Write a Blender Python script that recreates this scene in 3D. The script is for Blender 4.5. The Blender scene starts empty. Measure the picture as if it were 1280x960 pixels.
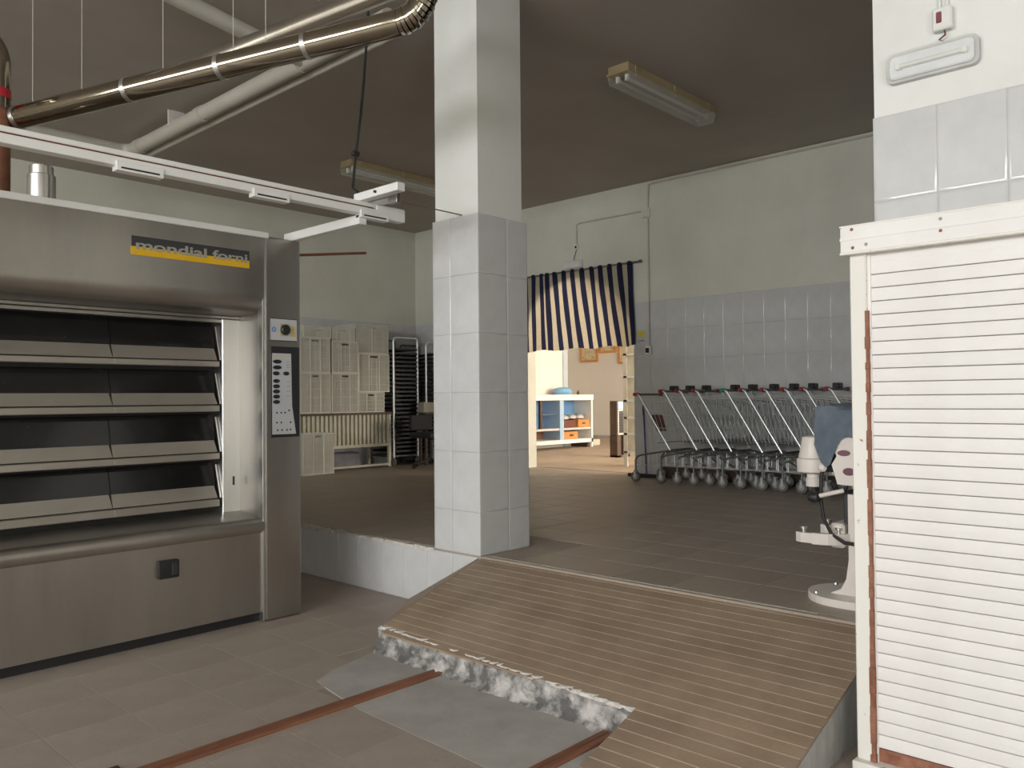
import bpy, bmesh, math, random
from mathutils import Vector, Matrix
random.seed(7)
PI = math.pi
S = bpy.context.scene
COL = S.collection

# ------------------------------------------------------------------ camera
cam = bpy.data.cameras.new('camera'); camo = bpy.data.objects.new('camera', cam); COL.objects.link(camo)
cam.sensor_width = 36.0; cam.lens = 1018.0 / 1280.0 * 36.0; cam.clip_start = 0.05; cam.clip_end = 200
yaw, pit, rol = 0.7481327, 0.018115, -0.00882101
fw = Vector((math.cos(yaw) * math.cos(pit), math.sin(yaw) * math.cos(pit), math.sin(pit)))
r0 = Vector((math.sin(yaw), -math.cos(yaw), 0)); u0 = r0.cross(fw)
rt = r0 * math.cos(rol) + u0 * math.sin(rol); up = rt.cross(fw)
camo.matrix_world = Matrix(((rt.x, up.x, -fw.x, 0), (rt.y, up.y, -fw.y, 0), (rt.z, up.z, -fw.z, 1.35), (0, 0, 0, 1)))
S.camera = camo

# ------------------------------------------------------------------ world, daylight, exposure
W = bpy.data.worlds.new('World'); S.world = W; W.use_nodes = True
wn = W.node_tree.nodes; wl = W.node_tree.links
sky = wn.new('ShaderNodeTexSky'); sky.sky_type = 'HOSEK_WILKIE'; sky.sun_direction = (-0.4, -0.5, 0.75); sky.turbidity = 4
wl.new(sky.outputs[0], wn['Background'].inputs[0]); wn['Background'].inputs[1].default_value = 0.6
S.view_settings.view_transform = 'Standard'; S.view_settings.look = 'None'
S.view_settings.gamma = 1.0; S.view_settings.use_curve_mapping = False
S.view_settings.exposure = 0.0

def area(name, loc, direction, sx, sy, power, color):
    L = bpy.data.lights.new(name, 'AREA'); L.shape = 'RECTANGLE'; L.size = sx; L.size_y = sy; L.energy = power; L.color = color
    o = bpy.data.objects.new(name, L); COL.objects.link(o); o.location = loc
    o.rotation_euler = Vector(direction).to_track_quat('-Z', 'Y').to_euler()
    return o
# daylight entering by the windows behind the camera and in the shop beyond the arch
area('window_near_a_offscreen', (-8.06, 3.75, 2.9), (1, 0, -0.16), 4.3, 1.9, 425, (0.96, 0.985, 1.0))
area('window_near_b_offscreen', (-8.06, -1.05, 2.9), (1, 0, -0.16), 4.3, 1.9, 425, (0.96, 0.985, 1.0))
area('window_right_offscreen', (-1.75, -3.56, 1.35), (0, 1, 0.001), 1.2, 1.4, 90, (0.97, 0.985, 1.0))
area('window_shop_offscreen', (12.4, 1.34, 2.05), (0, 1, -0.15), 5.4, 2.5, 820, (1.0, 0.90, 0.77))

# ------------------------------------------------------------------ materials
MATS = {}
def M(name, c, rough=0.5, metal=0.0, var=0.12, scale=6.0, c2=None, amt=0.5, bump=0.0, rnd=0.0, stretch=(1, 1, 1), spec=0.5, alpha=None, trans=0.0, bscale=None, sharp=0.18, rvar=0.0):
    if name in MATS: return MATS[name]
    m = bpy.data.materials.new(name); m.use_nodes = True; MATS[name] = m
    n = m.node_tree.nodes; l = m.node_tree.links; b = n['Principled BSDF']
    tc = n.new('ShaderNodeTexCoord'); mp = n.new('ShaderNodeMapping'); mp.inputs['Scale'].default_value = stretch
    l.new(tc.outputs['Object'], mp.inputs[0])
    nz = n.new('ShaderNodeTexNoise'); nz.inputs['Scale'].default_value = scale; nz.inputs['Detail'].default_value = 6; nz.inputs['Roughness'].default_value = 0.6
    l.new(mp.outputs[0], nz.inputs['Vector'])
    rp = n.new('ShaderNodeValToRGB'); l.new(nz.outputs['Fac'], rp.inputs[0])
    if c2 is None:
        lo = [max(0, x * (1 - var)) for x in c]; hi = [min(1, x * (1 + var)) for x in c]
        rp.color_ramp.elements[0].position = 0.3; rp.color_ramp.elements[1].position = 0.7
    else:
        lo, hi = c, c2
        rp.color_ramp.elements[0].position = amt - sharp; rp.color_ramp.elements[1].position = amt + sharp
    rp.color_ramp.elements[0].color = (*lo, 1); rp.color_ramp.elements[1].color = (*hi, 1)
    out = rp.outputs[0]
    if rnd:
        oi = n.new('ShaderNodeObjectInfo'); mr = n.new('ShaderNodeMapRange'); mr.inputs[3].default_value = 1 - rnd; mr.inputs[4].default_value = 1 + rnd
        l.new(oi.outputs['Random'], mr.inputs[0])
        mx = n.new('ShaderNodeVectorMath'); mx.operation = 'SCALE'; l.new(out, mx.inputs[0]); l.new(mr.outputs[0], mx.inputs['Scale']); out = mx.outputs[0]
    l.new(out, b.inputs['Base Color'])
    b.inputs['Roughness'].default_value = rough; b.inputs['Metallic'].default_value = metal
    b.inputs['Specular IOR Level'].default_value = spec
    if rvar:
        mr2 = n.new('ShaderNodeMapRange'); mr2.inputs[3].default_value = max(0, rough - rvar); mr2.inputs[4].default_value = min(1, rough + rvar)
        l.new(nz.outputs['Fac'], mr2.inputs[0]); l.new(mr2.outputs[0], b.inputs['Roughness'])
    if trans: b.inputs['Transmission Weight'].default_value = trans
    if alpha is not None: b.inputs['Alpha'].default_value = alpha
    if bump:
        nb = n.new('ShaderNodeTexNoise'); nb.inputs['Scale'].default_value = bscale or scale * 5; nb.inputs['Detail'].default_value = 5
        l.new(mp.outputs[0], nb.inputs['Vector'])
        bp = n.new('ShaderNodeBump'); bp.inputs['Strength'].default_value = bump; bp.inputs['Distance'].default_value = 0.01
        l.new(nb.outputs['Fac'], bp.inputs['Height']); l.new(bp.outputs[0], b.inputs['Normal'])
    return m

def gridfloor(name, c, joint, pitch, ox, oy, rough=0.55):
    m = M(name, c, rough, var=0.16, scale=1.6, bump=0.08, bscale=30)
    n = m.node_tree.nodes; l = m.node_tree.links; b = n['Principled BSDF']
    src = b.inputs['Base Color'].links[0].from_socket
    tc = n.new('ShaderNodeTexCoord'); br = n.new('ShaderNodeTexBrick')
    mp = n.new('ShaderNodeMapping'); mp.inputs['Location'].default_value = (-ox, -oy, 0); l.new(tc.outputs['Object'], mp.inputs[0]); l.new(mp.outputs[0], br.inputs['Vector'])
    br.offset = 0; br.inputs['Scale'].default_value = 1; br.inputs['Brick Width'].default_value = pitch; br.inputs['Row Height'].default_value = pitch
    br.inputs['Mortar Size'].default_value = 0.003; br.inputs['Color1'].default_value = (0, 0, 0, 1); br.inputs['Color2'].default_value = (0, 0, 0, 1); br.inputs['Mortar'].default_value = (1, 1, 1, 1)
    mx = n.new('ShaderNodeMix'); mx.data_type = 'RGBA'; l.new(br.outputs['Color'], mx.inputs['Factor']); l.new(src, mx.inputs['A']); mx.inputs['B'].default_value = (*joint, 1)
    l.new(mx.outputs['Result'], b.inputs['Base Color'])
    return m

wall_paint = M('wall_paint', (0.66, 0.65, 0.56), 0.75, c2=(0.76, 0.75, 0.66), scale=1.1, bump=0.06, bscale=40)
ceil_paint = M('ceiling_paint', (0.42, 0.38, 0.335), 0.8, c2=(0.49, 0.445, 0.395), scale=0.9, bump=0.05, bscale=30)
white_paint = M('white_plaster', (0.74, 0.74, 0.69), 0.7, c2=(0.82, 0.82, 0.79), scale=1.6, bump=0.08, bscale=35)
wall_tile = M('glazed_wall_tile', (0.60, 0.60, 0.592), 0.10, c2=(0.67, 0.67, 0.665), scale=5, rnd=0.015, bump=0.02, bscale=8)
grout = M('grey_grout', (0.55, 0.55, 0.545), 0.9, var=0.15)
floor_tile = M('brown_floor_tile', (0.325, 0.268, 0.212), 0.45, c2=(0.415, 0.35, 0.285), scale=2.5, rnd=0.06, bump=0.10, bscale=40, rvar=0.12)
lower_tile = M('buff_floor_tile', (0.325, 0.270, 0.225), 0.5, c2=(0.42, 0.36, 0.31), scale=2.2, rnd=0.03, bump=0.10, bscale=40, rvar=0.1)
upper_base = gridfloor('upper_floor_base', (0.365, 0.305, 0.245), (0.44, 0.39, 0.33), 0.351, 3.63, 1.586 - 0.351)
lower_base = gridfloor('lower_floor_base', (0.34, 0.285, 0.235), (0.33, 0.28, 0.23), 0.351, 3.58, 1.586)
shop_floor_m = gridfloor('shop_floor', (0.42, 0.33, 0.25), (0.34, 0.27, 0.21), 0.351, 8.8, 2)
ramp_tile_m = M('ramp_tile', (0.265, 0.190, 0.130), 0.55, c2=(0.35, 0.262, 0.185), scale=3.5, rnd=0.06, bump=0.12, bscale=60)
ramp_grout = M('ramp_joint', (0.50, 0.42, 0.32), 0.9, var=0.2)
concrete = M('raw_concrete', (0.27, 0.265, 0.25), 0.9, c2=(0.45, 0.44, 0.42), scale=7, bump=0.5, bscale=25, stretch=(1, 1, 0.4))
cut_conc = M('broken_concrete', (0.14, 0.135, 0.13), 0.95, c2=(0.58, 0.55, 0.52), scale=9, amt=0.53, sharp=0.10, bump=0.8, bscale=35)
mortar = M('white_mortar', (0.62, 0.58, 0.53), 0.9, var=0.2, scale=15, bump=0.5)
patch_m = M('cement_patch', (0.37, 0.35, 0.325), 0.8, c2=(0.47, 0.45, 0.425), scale=4, bump=0.15, bscale=20)
steel = M('brushed_steel', (0.37, 0.35, 0.32), 0.34, 0.92, c2=(0.46, 0.435, 0.395), scale=3, stretch=(1, 1, 0.15), rvar=0.08)
steel_l = M('bright_steel', (0.66, 0.65, 0.63), 0.3, 0.95, var=0.06, stretch=(1, 1, 0.1))
door_steel = M('warm_steel', (0.36, 0.335, 0.29), 0.42, 0.75, c2=(0.45, 0.415, 0.365), scale=4, stretch=(0.3, 1, 1))
chrome = M('polished_steel_pipe', (0.40, 0.36, 0.29), 0.07, 1.0, var=0.1, scale=4)
dark_glass = M('dark_oven_glass', (0.012, 0.012, 0.012), 0.12, var=0.3, rvar=0.06)
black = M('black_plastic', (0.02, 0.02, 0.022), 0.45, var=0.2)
dark = M('near_black', (0.035, 0.032, 0.03), 0.8, var=0.2)
white_en = M('white_enamel', (0.82, 0.82, 0.79), 0.4, c2=(0.88, 0.88, 0.86), scale=6)
shut_w = M('chalky_white_paint', (0.765, 0.735, 0.705), 0.55, c2=(0.84, 0.815, 0.785), scale=2.5, rnd=0.02)
shut_rust = M('white_paint_rust_chips', (0.80, 0.775, 0.71), 0.6, c2=(0.27, 0.12, 0.07), scale=22, amt=0.67, sharp=0.02)
rust = M('rust', (0.22, 0.085, 0.05), 0.9, c2=(0.36, 0.17, 0.11), scale=20, bump=0.4)
copper = M('rusty_brown_steel', (0.17, 0.065, 0.035), 0.55, c2=(0.29, 0.12, 0.065), scale=12, stretch=(0.2, 1, 1))
pvc = M('grey_pvc', (0.50, 0.47, 0.40), 0.5, c2=(0.56, 0.53, 0.46), scale=3)
pvc_w = M('pale_pvc', (0.64, 0.61, 0.55), 0.5, c2=(0.70, 0.67, 0.61), scale=3)
brass = M('yellowed_metal', (0.50, 0.39, 0.22), 0.45, 0.2, c2=(0.58, 0.47, 0.29), scale=8)
clear_pl = M('clear_diffuser', (0.80, 0.80, 0.74), 0.25, var=0.05, alpha=0.28)
tube_w = M('lamp_tube_glass', (0.78, 0.78, 0.74), 0.25, var=0.04)
crate_m = M('cream_crate_plastic', (0.62, 0.60, 0.51), 0.5, c2=(0.72, 0.71, 0.62), scale=5, rnd=0.05)
crate_p = M('cream_crate_lattice', (0.58, 0.56, 0.475), 0.6, c2=(0.67, 0.655, 0.57), scale=7, rnd=0.05)
cream_wood = M('cream_painted_wood', (0.62, 0.58, 0.45), 0.6, c2=(0.70, 0.66, 0.53), scale=6)
dkbrown = M('dark_brown_wood', (0.085, 0.05, 0.033), 0.6, var=0.25, stretch=(0.2, 0.2, 1))
tray_m = M('blackened_tray', (0.035, 0.035, 0.036), 0.5, 0.4, var=0.3)
chr_cart = M('cart_zinc', (0.74, 0.76, 0.75), 0.3, 0.45, var=0.10)
dull_cart = M('cart_dull_steel', (0.22, 0.22, 0.21), 0.4, 0.7, var=0.2)
red_pl = M('dark_red_plastic', (0.28, 0.03, 0.03), 0.45, var=0.15)
brred = M('bright_red_plastic', (0.50, 0.02, 0.04), 0.4, var=0.1)
green_pl = M('green_plastic', (0.02, 0.30, 0.14), 0.4, var=0.1)
ad_red = M('faded_red_print', (0.20, 0.06, 0.06), 0.6, c2=(0.30, 0.15, 0.14), scale=30)
rubber = M('grey_rubber', (0.16, 0.155, 0.15), 0.7, var=0.2)
mixer_m = M('mixer_cream_enamel', (0.72, 0.66, 0.60), 0.35, c2=(0.80, 0.74, 0.68), scale=5)
cloth_b = M('faded_blue_cloth', (0.105, 0.135, 0.17), 0.95, c2=(0.165, 0.195, 0.23), scale=9, bump=0.3, bscale=120)
purple = M('purple_plastic', (0.16, 0.07, 0.30), 0.4, var=0.1)
maroon = M('maroon_badge', (0.16, 0.06, 0.08), 0.5, var=0.2)
yellow = M('yellow_print', (0.80, 0.47, 0.015), 0.4, var=0.06)
yel_st = M('yellow_sticker', (0.75, 0.60, 0.04), 0.5, var=0.1)
charcoal = M('charcoal_print', (0.045, 0.045, 0.045), 0.4, var=0.1)
greypr = M('grey_lettering', (0.42, 0.41, 0.38), 0.4, 0.3, var=0.05)
panel_w = M('pale_control_panel', (0.52, 0.53, 0.54), 0.4, var=0.06)
blue_dot = M('blue_print', (0.12, 0.25, 0.55), 0.5, var=0.05)
paper = M('white_sticker', (0.66, 0.65, 0.60), 0.6, c2=(0.50, 0.48, 0.47), scale=40)
blue_pt = M('blue_paint', (0.10, 0.24, 0.46), 0.5, c2=(0.15, 0.31, 0.54), scale=3)
pale_blue = M('pale_blue_paint', (0.36, 0.50, 0.66), 0.5, var=0.06)
shop_white = M('shop_white_wall', (0.76, 0.72, 0.66), 0.8, var=0.03, scale=1)
orange_w = M('orange_wood', (0.55, 0.22, 0.06), 0.5, c2=(0.66, 0.30, 0.09), scale=5, stretch=(0.3, 1, 2))
art_m = M('flower_print', (0.62, 0.56, 0.36), 0.6, c2=(0.52, 0.28, 0.12), scale=14, amt=0.56, sharp=0.06)
plastic_bag = M('clear_plastic_bag', (0.62, 0.62, 0.60), 0.35, var=0.25, scale=18, bump=0.5)
glass = M('window_glass', (0.9, 0.95, 0.95), 0.03, var=0.01, alpha=0.15)
cable_m = M('black_cable', (0.02, 0.02, 0.02), 0.5, var=0.2)
beige_box = M('beige_carton', (0.40, 0.37, 0.30), 0.7, var=0.1)
chair_m = M('black_upholstery', (0.018, 0.018, 0.02), 0.8, var=0.3, scale=20)

def fabric(name, c, var):
    m = M(name, c, 0.9, var=var, scale=30)
    n = m.node_tree.nodes; l = m.node_tree.links; b = n['Principled BSDF']
    tr = n.new('ShaderNodeBsdfTranslucent'); l.new(b.inputs['Base Color'].links[0].from_socket, tr.inputs[0])
    mx = n.new('ShaderNodeMixShader'); mx.inputs[0].default_value = 0.5
    l.new(b.outputs[0], mx.inputs[1]); l.new(tr.outputs[0], mx.inputs[2])
    l.new(mx.outputs[0], n['Material Output'].inputs['Surface'])
    return m
curt_c = fabric('cream_curtain', (0.72, 0.66, 0.50), 0.05)
curt_n = fabric('navy_curtain', (0.030, 0.033, 0.085), 0.15)

# ------------------------------------------------------------------ mesh helpers
class G:
    def __init__(s): s.bm = bmesh.new()
    def box(s, x0, x1, y0, y1, z0, z1, bev=0.0, seg=1):
        mat = Matrix.Translation(((x0 + x1) / 2, (y0 + y1) / 2, (z0 + z1) / 2)) @ Matrix.Diagonal((abs(x1 - x0), abs(y1 - y0), abs(z1 - z0), 1))
        r = bmesh.ops.create_cube(s.bm, size=1, matrix=mat)
        if bev:
            es = list({e for v in r['verts'] for e in v.link_edges})
            bmesh.ops.bevel(s.bm, geom=es, offset=bev, segments=seg, affect='EDGES', profile=0.5)
        return s
    def tube(s, p0, p1, r, n=8, r2=None):
        return s.path([p0, p1], r, n, r2=r2)
    def path(s, pts, r, n=8, r2=None, cap=True):
        pts = [Vector(p) for p in pts]; rings = []; prev = None
        for i, p in enumerate(pts):
            d = (pts[min(i + 1, len(pts) - 1)] - pts[max(i - 1, 0)]).normalized()
            if prev is None:
                a = Vector((0, 0, 1)) if abs(d.z) < 0.9 else Vector((1, 0, 0))
                u = d.cross(a).normalized()
            else:
                u = (prev - d * prev.dot(d)).normalized()
            prev = u; v = d.cross(u)
            rr = r if r2 is None else r + (r2 - r) * i / (len(pts) - 1)
            k = 1.0
            if 0 < i < len(pts) - 1:
                c = (pts[i + 1] - p).normalized().dot((p - pts[i - 1]).normalized()); k = 1 / max(0.6, math.sqrt((1 + c) / 2))
            rings.append([s.bm.verts.new(p + (u * math.cos(2 * PI * j / n) + v * math.sin(2 * PI * j / n)) * rr * (k if False else 1)) for j in range(n)])
        for a, b in zip(rings, rings[1:]):
            for j in range(n): s.bm.faces.new((a[j], a[(j + 1) % n], b[(j + 1) % n], b[j]))
        if cap:
            s.bm.faces.new(list(reversed(rings[0]))); s.bm.faces.new(rings[-1])
        return s
    def lathe(s, prof, c=(0, 0, 0), axis='z', n=20):
        c = Vector(c); rings = []
        for r, h in prof:
            ring = []
            for j in range(n):
                a = 2 * PI * j / n; x, y = r * math.cos(a), r * math.sin(a)
                p = {'z': (x, y, h), 'y': (x, h, y), 'x': (h, x, y)}[axis]
                ring.append(s.bm.verts.new(c + Vector(p)))
            rings.append(ring)
        for a, b in zip(rings, rings[1:]):
            for j in range(n): s.bm.faces.new((a[j], a[(j + 1) % n], b[(j + 1) % n], b[j]))
        s.bm.faces.new(list(reversed(rings[0]))); s.bm.faces.new(rings[-1])
        return s
    def prism(s, poly, axis, a, b):
        f = {'x': lambda p, h: (h, p[0], p[1]), 'y': lambda p, h: (p[0], h, p[1]), 'z': lambda p, h: (p[0], p[1], h)}[axis]
        A = [s.bm.verts.new(f(p, a)) for p in poly]; B = [s.bm.verts.new(f(p, b)) for p in poly]
        n = len(poly)
        for i in range(n): s.bm.faces.new((A[i], A[(i + 1) % n], B[(i + 1) % n], B[i]))
        s.bm.faces.new(list(reversed(A))); s.bm.faces.new(B)
        return s
    def poly(s, pts):
        s.bm.faces.new([s.bm.verts.new(p) for p in pts]); return s
    def hull(s, pts, faces):
        v = [s.bm.verts.new(p) for p in pts]
        for f in faces: s.bm.faces.new([v[i] for i in f])
        return s
    def grid(s, fn, nu, nv, thick=None):
        V = [[s.bm.verts.new(fn(i / nu, j / nv)) for j in range(nv + 1)] for i in range(nu + 1)]
        F = [s.bm.faces.new((V[i][j], V[i + 1][j], V[i + 1][j + 1], V[i][j + 1])) for i in range(nu) for j in range(nv)]
        if thick:
            bmesh.ops.recalc_face_normals(s.bm, faces=F)
            bmesh.ops.solidify(s.bm, geom=F, thickness=thick)
        return s
    def mesh(s, name, off=(0, 0, 0)):
        bmesh.ops.recalc_face_normals(s.bm, faces=s.bm.faces[:])
        if off != (0, 0, 0): bmesh.ops.translate(s.bm, verts=s.bm.verts[:], vec=-Vector(off))
        me = bpy.data.meshes.new(name); s.bm.to_mesh(me); s.bm.free(); return me

OFF = {}
def smoothed(me, ang=40):
    me.shade_smooth(); me.set_sharp_from_angle(angle=math.radians(ang))
    if len(me.polygons) > 4000: return
    # area weighted normals, so flat faces stay flat beside their rounded edges
    fa = [[] for _ in me.vertices]
    for p in me.polygons:
        for v in p.vertices: fa[v].append((p.normal.copy(), p.area))
    lim = math.cos(math.radians(ang)) - 1e-4; nl = []
    for p in me.polygons:
        for v in p.vertices:
            acc = Vector((0, 0, 0))
            for nn, ar in fa[v]:
                if nn.dot(p.normal) > lim: acc += nn * ar
            nl.append(acc.normalized() if acc.length > 1e-12 else p.normal.copy())
    me.normals_split_custom_set(nl)

def part(name, g, mat, parent, smooth=True, label=None):
    off = OFF.get(parent, (0, 0, 0))
    me = g.mesh(name, off); me.materials.append(mat)
    if smooth: smoothed(me)
    o = bpy.data.objects.new(name, me); COL.objects.link(o); o.parent = parent; OFF[o] = off
    if label: o['label'] = label
    return o

def tag(o, label, cat, group=None):
    o['label'] = label; o['category'] = cat
    if group: o['group'] = group
    return o

def thing(name, label, cat, loc, group=None):
    o = bpy.data.objects.new(name, None); COL.objects.link(o); o.location = loc; o.empty_display_size = 0.1
    OFF[o] = tuple(loc); return tag(o, label, cat, group)

def single(name, g, mat, label, cat, group=None, smooth=True):
    vs = [v.co for v in g.bm.verts]
    loc = tuple([(min(v[i] for v in vs) + max(v[i] for v in vs)) / 2 for i in (0, 1)] + [min(v[2] for v in vs)])
    me = g.mesh(name, loc); me.materials.append(mat)
    if smooth: smoothed(me)
    o = bpy.data.objects.new(name, me); COL.objects.link(o); o.location = loc; OFF[o] = loc
    return tag(o, label, cat, group)

def struct(name, g, mat, label=None, smooth=False):
    me = g.mesh(name); me.materials.append(mat)
    if smooth: smoothed(me)
    o = bpy.data.objects.new(name, me); COL.objects.link(o); o['kind'] = 'structure'; OFF[o] = (0, 0, 0)
    if label: o['label'] = label
    return o

def copy_tree(o, parent=None):
    c = o.copy(); COL.objects.link(c); c.parent = parent; OFF[c] = OFF.get(o)
    for ch in list(o.children): copy_tree(ch, c)
    return c

def inst(name, me, loc, parent, rot=None, scale=None):
    o = bpy.data.objects.new(name, me); COL.objects.link(o); o.location = loc; o.parent = parent
    if rot: o.rotation_euler = rot
    if scale: o.scale = scale
    return o

def mesh_of(name, g, mat, smooth=True):
    me = g.mesh(name); me.materials.append(mat)
    if smooth: smoothed(me)
    return me

# ------------------------------------------------------------------ the setting
ZC, ZU = 4.05, 0.375           # ceiling, upper floor
XS = 3.58                      # step between lower and upper floor
XW, YB = 8.6, 10.1             # wall with the arch, wall on the left
XN, YR = -8.0, -3.5            # walls behind the camera

floor = struct('floor', G().box(XN - .2, XS, YR - .2, YB + .2, -.12, -.004), lower_base, 'worn buff tiled lower floor in front of the oven')
upper = struct('floor_upper', G().box(XS, XW + .2, YR - .2, YB + .2, -.12, ZU - .004), upper_base, 'dusty brown tiled floor of the raised room')
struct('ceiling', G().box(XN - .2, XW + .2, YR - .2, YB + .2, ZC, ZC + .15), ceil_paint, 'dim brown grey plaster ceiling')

# wall with the arched doorway
YA0, YA1, ZSP = 5.87, 7.70, 2.035
rad = (YA1 - YA0) / 2; ycen = (YA0 + YA1) / 2
arch = [(ycen - rad * math.cos(PI * i / 24), ZSP + rad * math.sin(PI * i / 24)) for i in range(25)]
g = G()
g.box(XW, XW + .2, YR - .2, YA0, ZU - .1, ZC); g.box(XW, XW + .2, YA1, YB, ZU - .1, ZC)
for (ya, za), (yb, zb) in zip(arch, arch[1:]):
    g.prism([(ya, za), (yb, zb), (yb, ZC), (ya, ZC)], 'x', XW, XW + .2)
wall_far = struct('wall_far', g, wall_paint, 'cream plaster wall with arched doorway above grey tiles')
wall_left = struct('wall_left', G().box(XN, XW + .2, YB, YB + .2, -.1, ZC), wall_paint, 'cream plaster wall behind the stacked crates')
pier = struct('wall_pier', G().box(3.608, 3.95, YR, 1.215, 0, ZC), white_paint, 'white plaster wall end with tiled lower part beside the shutter')

def window_wall(axis, pos, lo, hi, openings, name, thick=.2):
    g = G()
    def bx(a0, a1, z0, z1):
        if a1 - a0 < 1e-4 or z1 - z0 < 1e-4: return
        if axis == 'x': g.box(pos - thick, pos, a0, a1, z0, z1)
        else: g.box(a0, a1, pos - thick, pos, z0, z1)
    cur = lo
    for a0, a1, z0, z1 in sorted(openings):
        bx(cur, a0, -.1, ZC); bx(a0, a1, -.1, z0); bx(a0, a1, z1, ZC); cur = a1
    bx(cur, hi, -.1, ZC)
    return struct(name, g, wall_paint, 'cream plaster wall with daylight windows')
WIN = []
def window(idx, axis, pos, a0, a1, z0, z1, nb=3):
    g = G(); t = .05
    def bx(p0, p1, q0, q1):
        if axis == 'x': g.box(pos - .13, pos - .08, p0, p1, q0, q1)
        else: g.box(p0, p1, pos - .13, pos - .08, q0, q1)
    bx(a0, a1, z0, z0 + t); bx(a0, a1, z1 - t, z1); bx(a0, a0 + t, z0 + t, z1 - t); bx(a1 - t, a1, z0 + t, z1 - t)
    for k in range(1, nb):
        c = a0 + (a1 - a0) * k / nb; bx(c - .02, c + .02, z0 + t, z1 - t)
    w = struct('window_%d' % idx, g, white_en, 'white framed daylight window')
    for k in range(nb):
        p0 = a0 + (a1 - a0) * k / nb + .03; p1 = a0 + (a1 - a0) * (k + 1) / nb - .03
        gg = G()
        if axis == 'x': gg.box(pos - .108, pos - .102, p0, p1, z0 + t, z1 - t)
        else: gg.box(p0, p1, pos - .108, pos - .102, z0 + t, z1 - t)
        part('pane', gg, glass, w, False)
window_wall('x', XN, YR - .2, YB + .2, [(-3.25, 1.15, 1.9, 3.9), (1.55, 5.95, 1.9, 3.9)], 'wall_near')
window(1, 'x', XN, -3.25, 1.15, 1.9, 3.9); window(2, 'x', XN, 1.55, 5.95, 1.9, 3.9)
window_wall('y', YR, XN, XW, [(-2.4, -1.1, .6, 2.1)], 'wall_right')
window(3, 'y', YR, -2.4, -1.1, .6, 2.1, 2)

# the bright shop beyond the arch
XF = 16.0
struct('floor_shop', G().box(XW + .2, XF, 1.4, 13, ZU - .1, ZU), shop_floor_m, 'sunlit terracotta tiled floor beyond the arch')
struct('ceiling_shop', G().box(XW + .2, XF + .2, 1.2, 13.2, ZC, ZC + .15), shop_white)
struct('wall_shop_far', G().box(XF, XF + .15, 1.2, 13.2, ZU - .1, ZC), shop_white, 'bright white wall with hanging pictures')
struct('wall_shop_left', G().box(XW + .2, XF, 13, 13.2, ZU - .1, ZC), shop_white)
struct('wall_shop_partition', G().box(XW + .2, 12.78, 10.46, 10.56, ZU, ZC), shop_white, 'white partition behind the blue shelf unit')
struct('trim_1', G().box(12.78, 12.92, 10.44, 10.58, ZU, ZC), M('blue_grey_trim', (0.45, 0.50, 0.56), 0.6, var=.05), 'blue grey end post of the white partition')
window_wall('y', 1.4, XW + .2, XF, [(9.5, 15.3, .8, 3.3)], 'wall_shop_right')
window(4, 'y', 1.4, 9.5, 15.3, .8, 3.3, 5)
struct('baseboard_shop', G().box(XF - .015, XF, 1.4, 13, ZU, ZU + .07), M('grey_skirting', (.45, .42, .40), .6))

# glazed wall tiles: every tile a piece of its own wall
def tile_mesh(w, h, axis):
    # pillowed glazed tile: flat middle, gently falling edges
    g = G(); t = .009; m = .0008; rings = []
    for ins, dep in ((0, 0), (0, t - .0034), (.003, t - .0019), (.0075, t - .0006), (.013, t)):
        a0, a1, z0, z1 = m + ins, w - m - ins, m + ins, h - m - ins
        q = [(a0, z0), (a1, z0), (a1, z1), (a0, z1)]
        rings.append([g.bm.verts.new((-dep, p, z) if axis == 'x' else (p, -dep, z)) for p, z in q])
    for A_, B_ in zip(rings, rings[1:]):
        for j in range(4): g.bm.faces.new((A_[j], A_[(j + 1) % 4], B_[(j + 1) % 4], B_[j]))
    g.bm.faces.new(rings[-1]); g.bm.faces.new(list(reversed(rings[0])))
    me = mesh_of('tile', g, wall_tile, False); smoothed(me, 35); return me
TM = {}
def tile(w, h, axis, loc, parent, flip=False):
    k = (round(w, 3), round(h, 3), axis)
    if k not in TM: TM[k] = tile_mesh(w, h, axis)
    o = inst('tile', TM[k], loc, parent)
    if flip: o.scale = (-1, 1, 1) if axis == 'x' else (1, -1, 1)
    return o
PT, HT = .25, .3617
# arch wall
def grout_slab(parent, g): part('grout_bed', g, grout, parent, False)
g = G(); g.box(XW - .004, XW, 1.3, YA0, ZU, 2.545); g.box(XW - .004, XW, YA1, YB, ZU, 2.545); grout_slab(wall_far, g)
y = YA0 - PT
while y > 1.3:
    for r in range(6): tile(PT, HT, 'x', (XW, y, ZU + r * HT), wall_far)
    y -= PT
y = YA1
while y < YB - .02:
    w = min(PT, YB - y)
    for r in range(6): tile(w, HT, 'x', (XW, y, ZU + r * HT), wall_far)
    y += PT
# left wall
grout_slab(wall_left, G().box(4.6, XW, YB - .004, YB, ZU, 2.545))
x = XW - .015
while x > 4.8:
    x -= PT
    for r in range(6): tile(PT, HT, 'y', (x, YB, ZU + r * HT), wall_left)
# wall end beside the shutter: rows counted down from the top edge
grout_slab(pier, G().box(3.604, 3.608, -1.6, 1.215, 0, 2.537))
for r in range(7):
    z1 = 2.537 - r * .363; z0 = max(.0, z1 - .363)
    w0 = 1.22
    for k in range(11):
        w = PT
        tile(w, z1 - z0, 'x', (3.608, w0 - w - k * PT, z0), pier)

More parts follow.
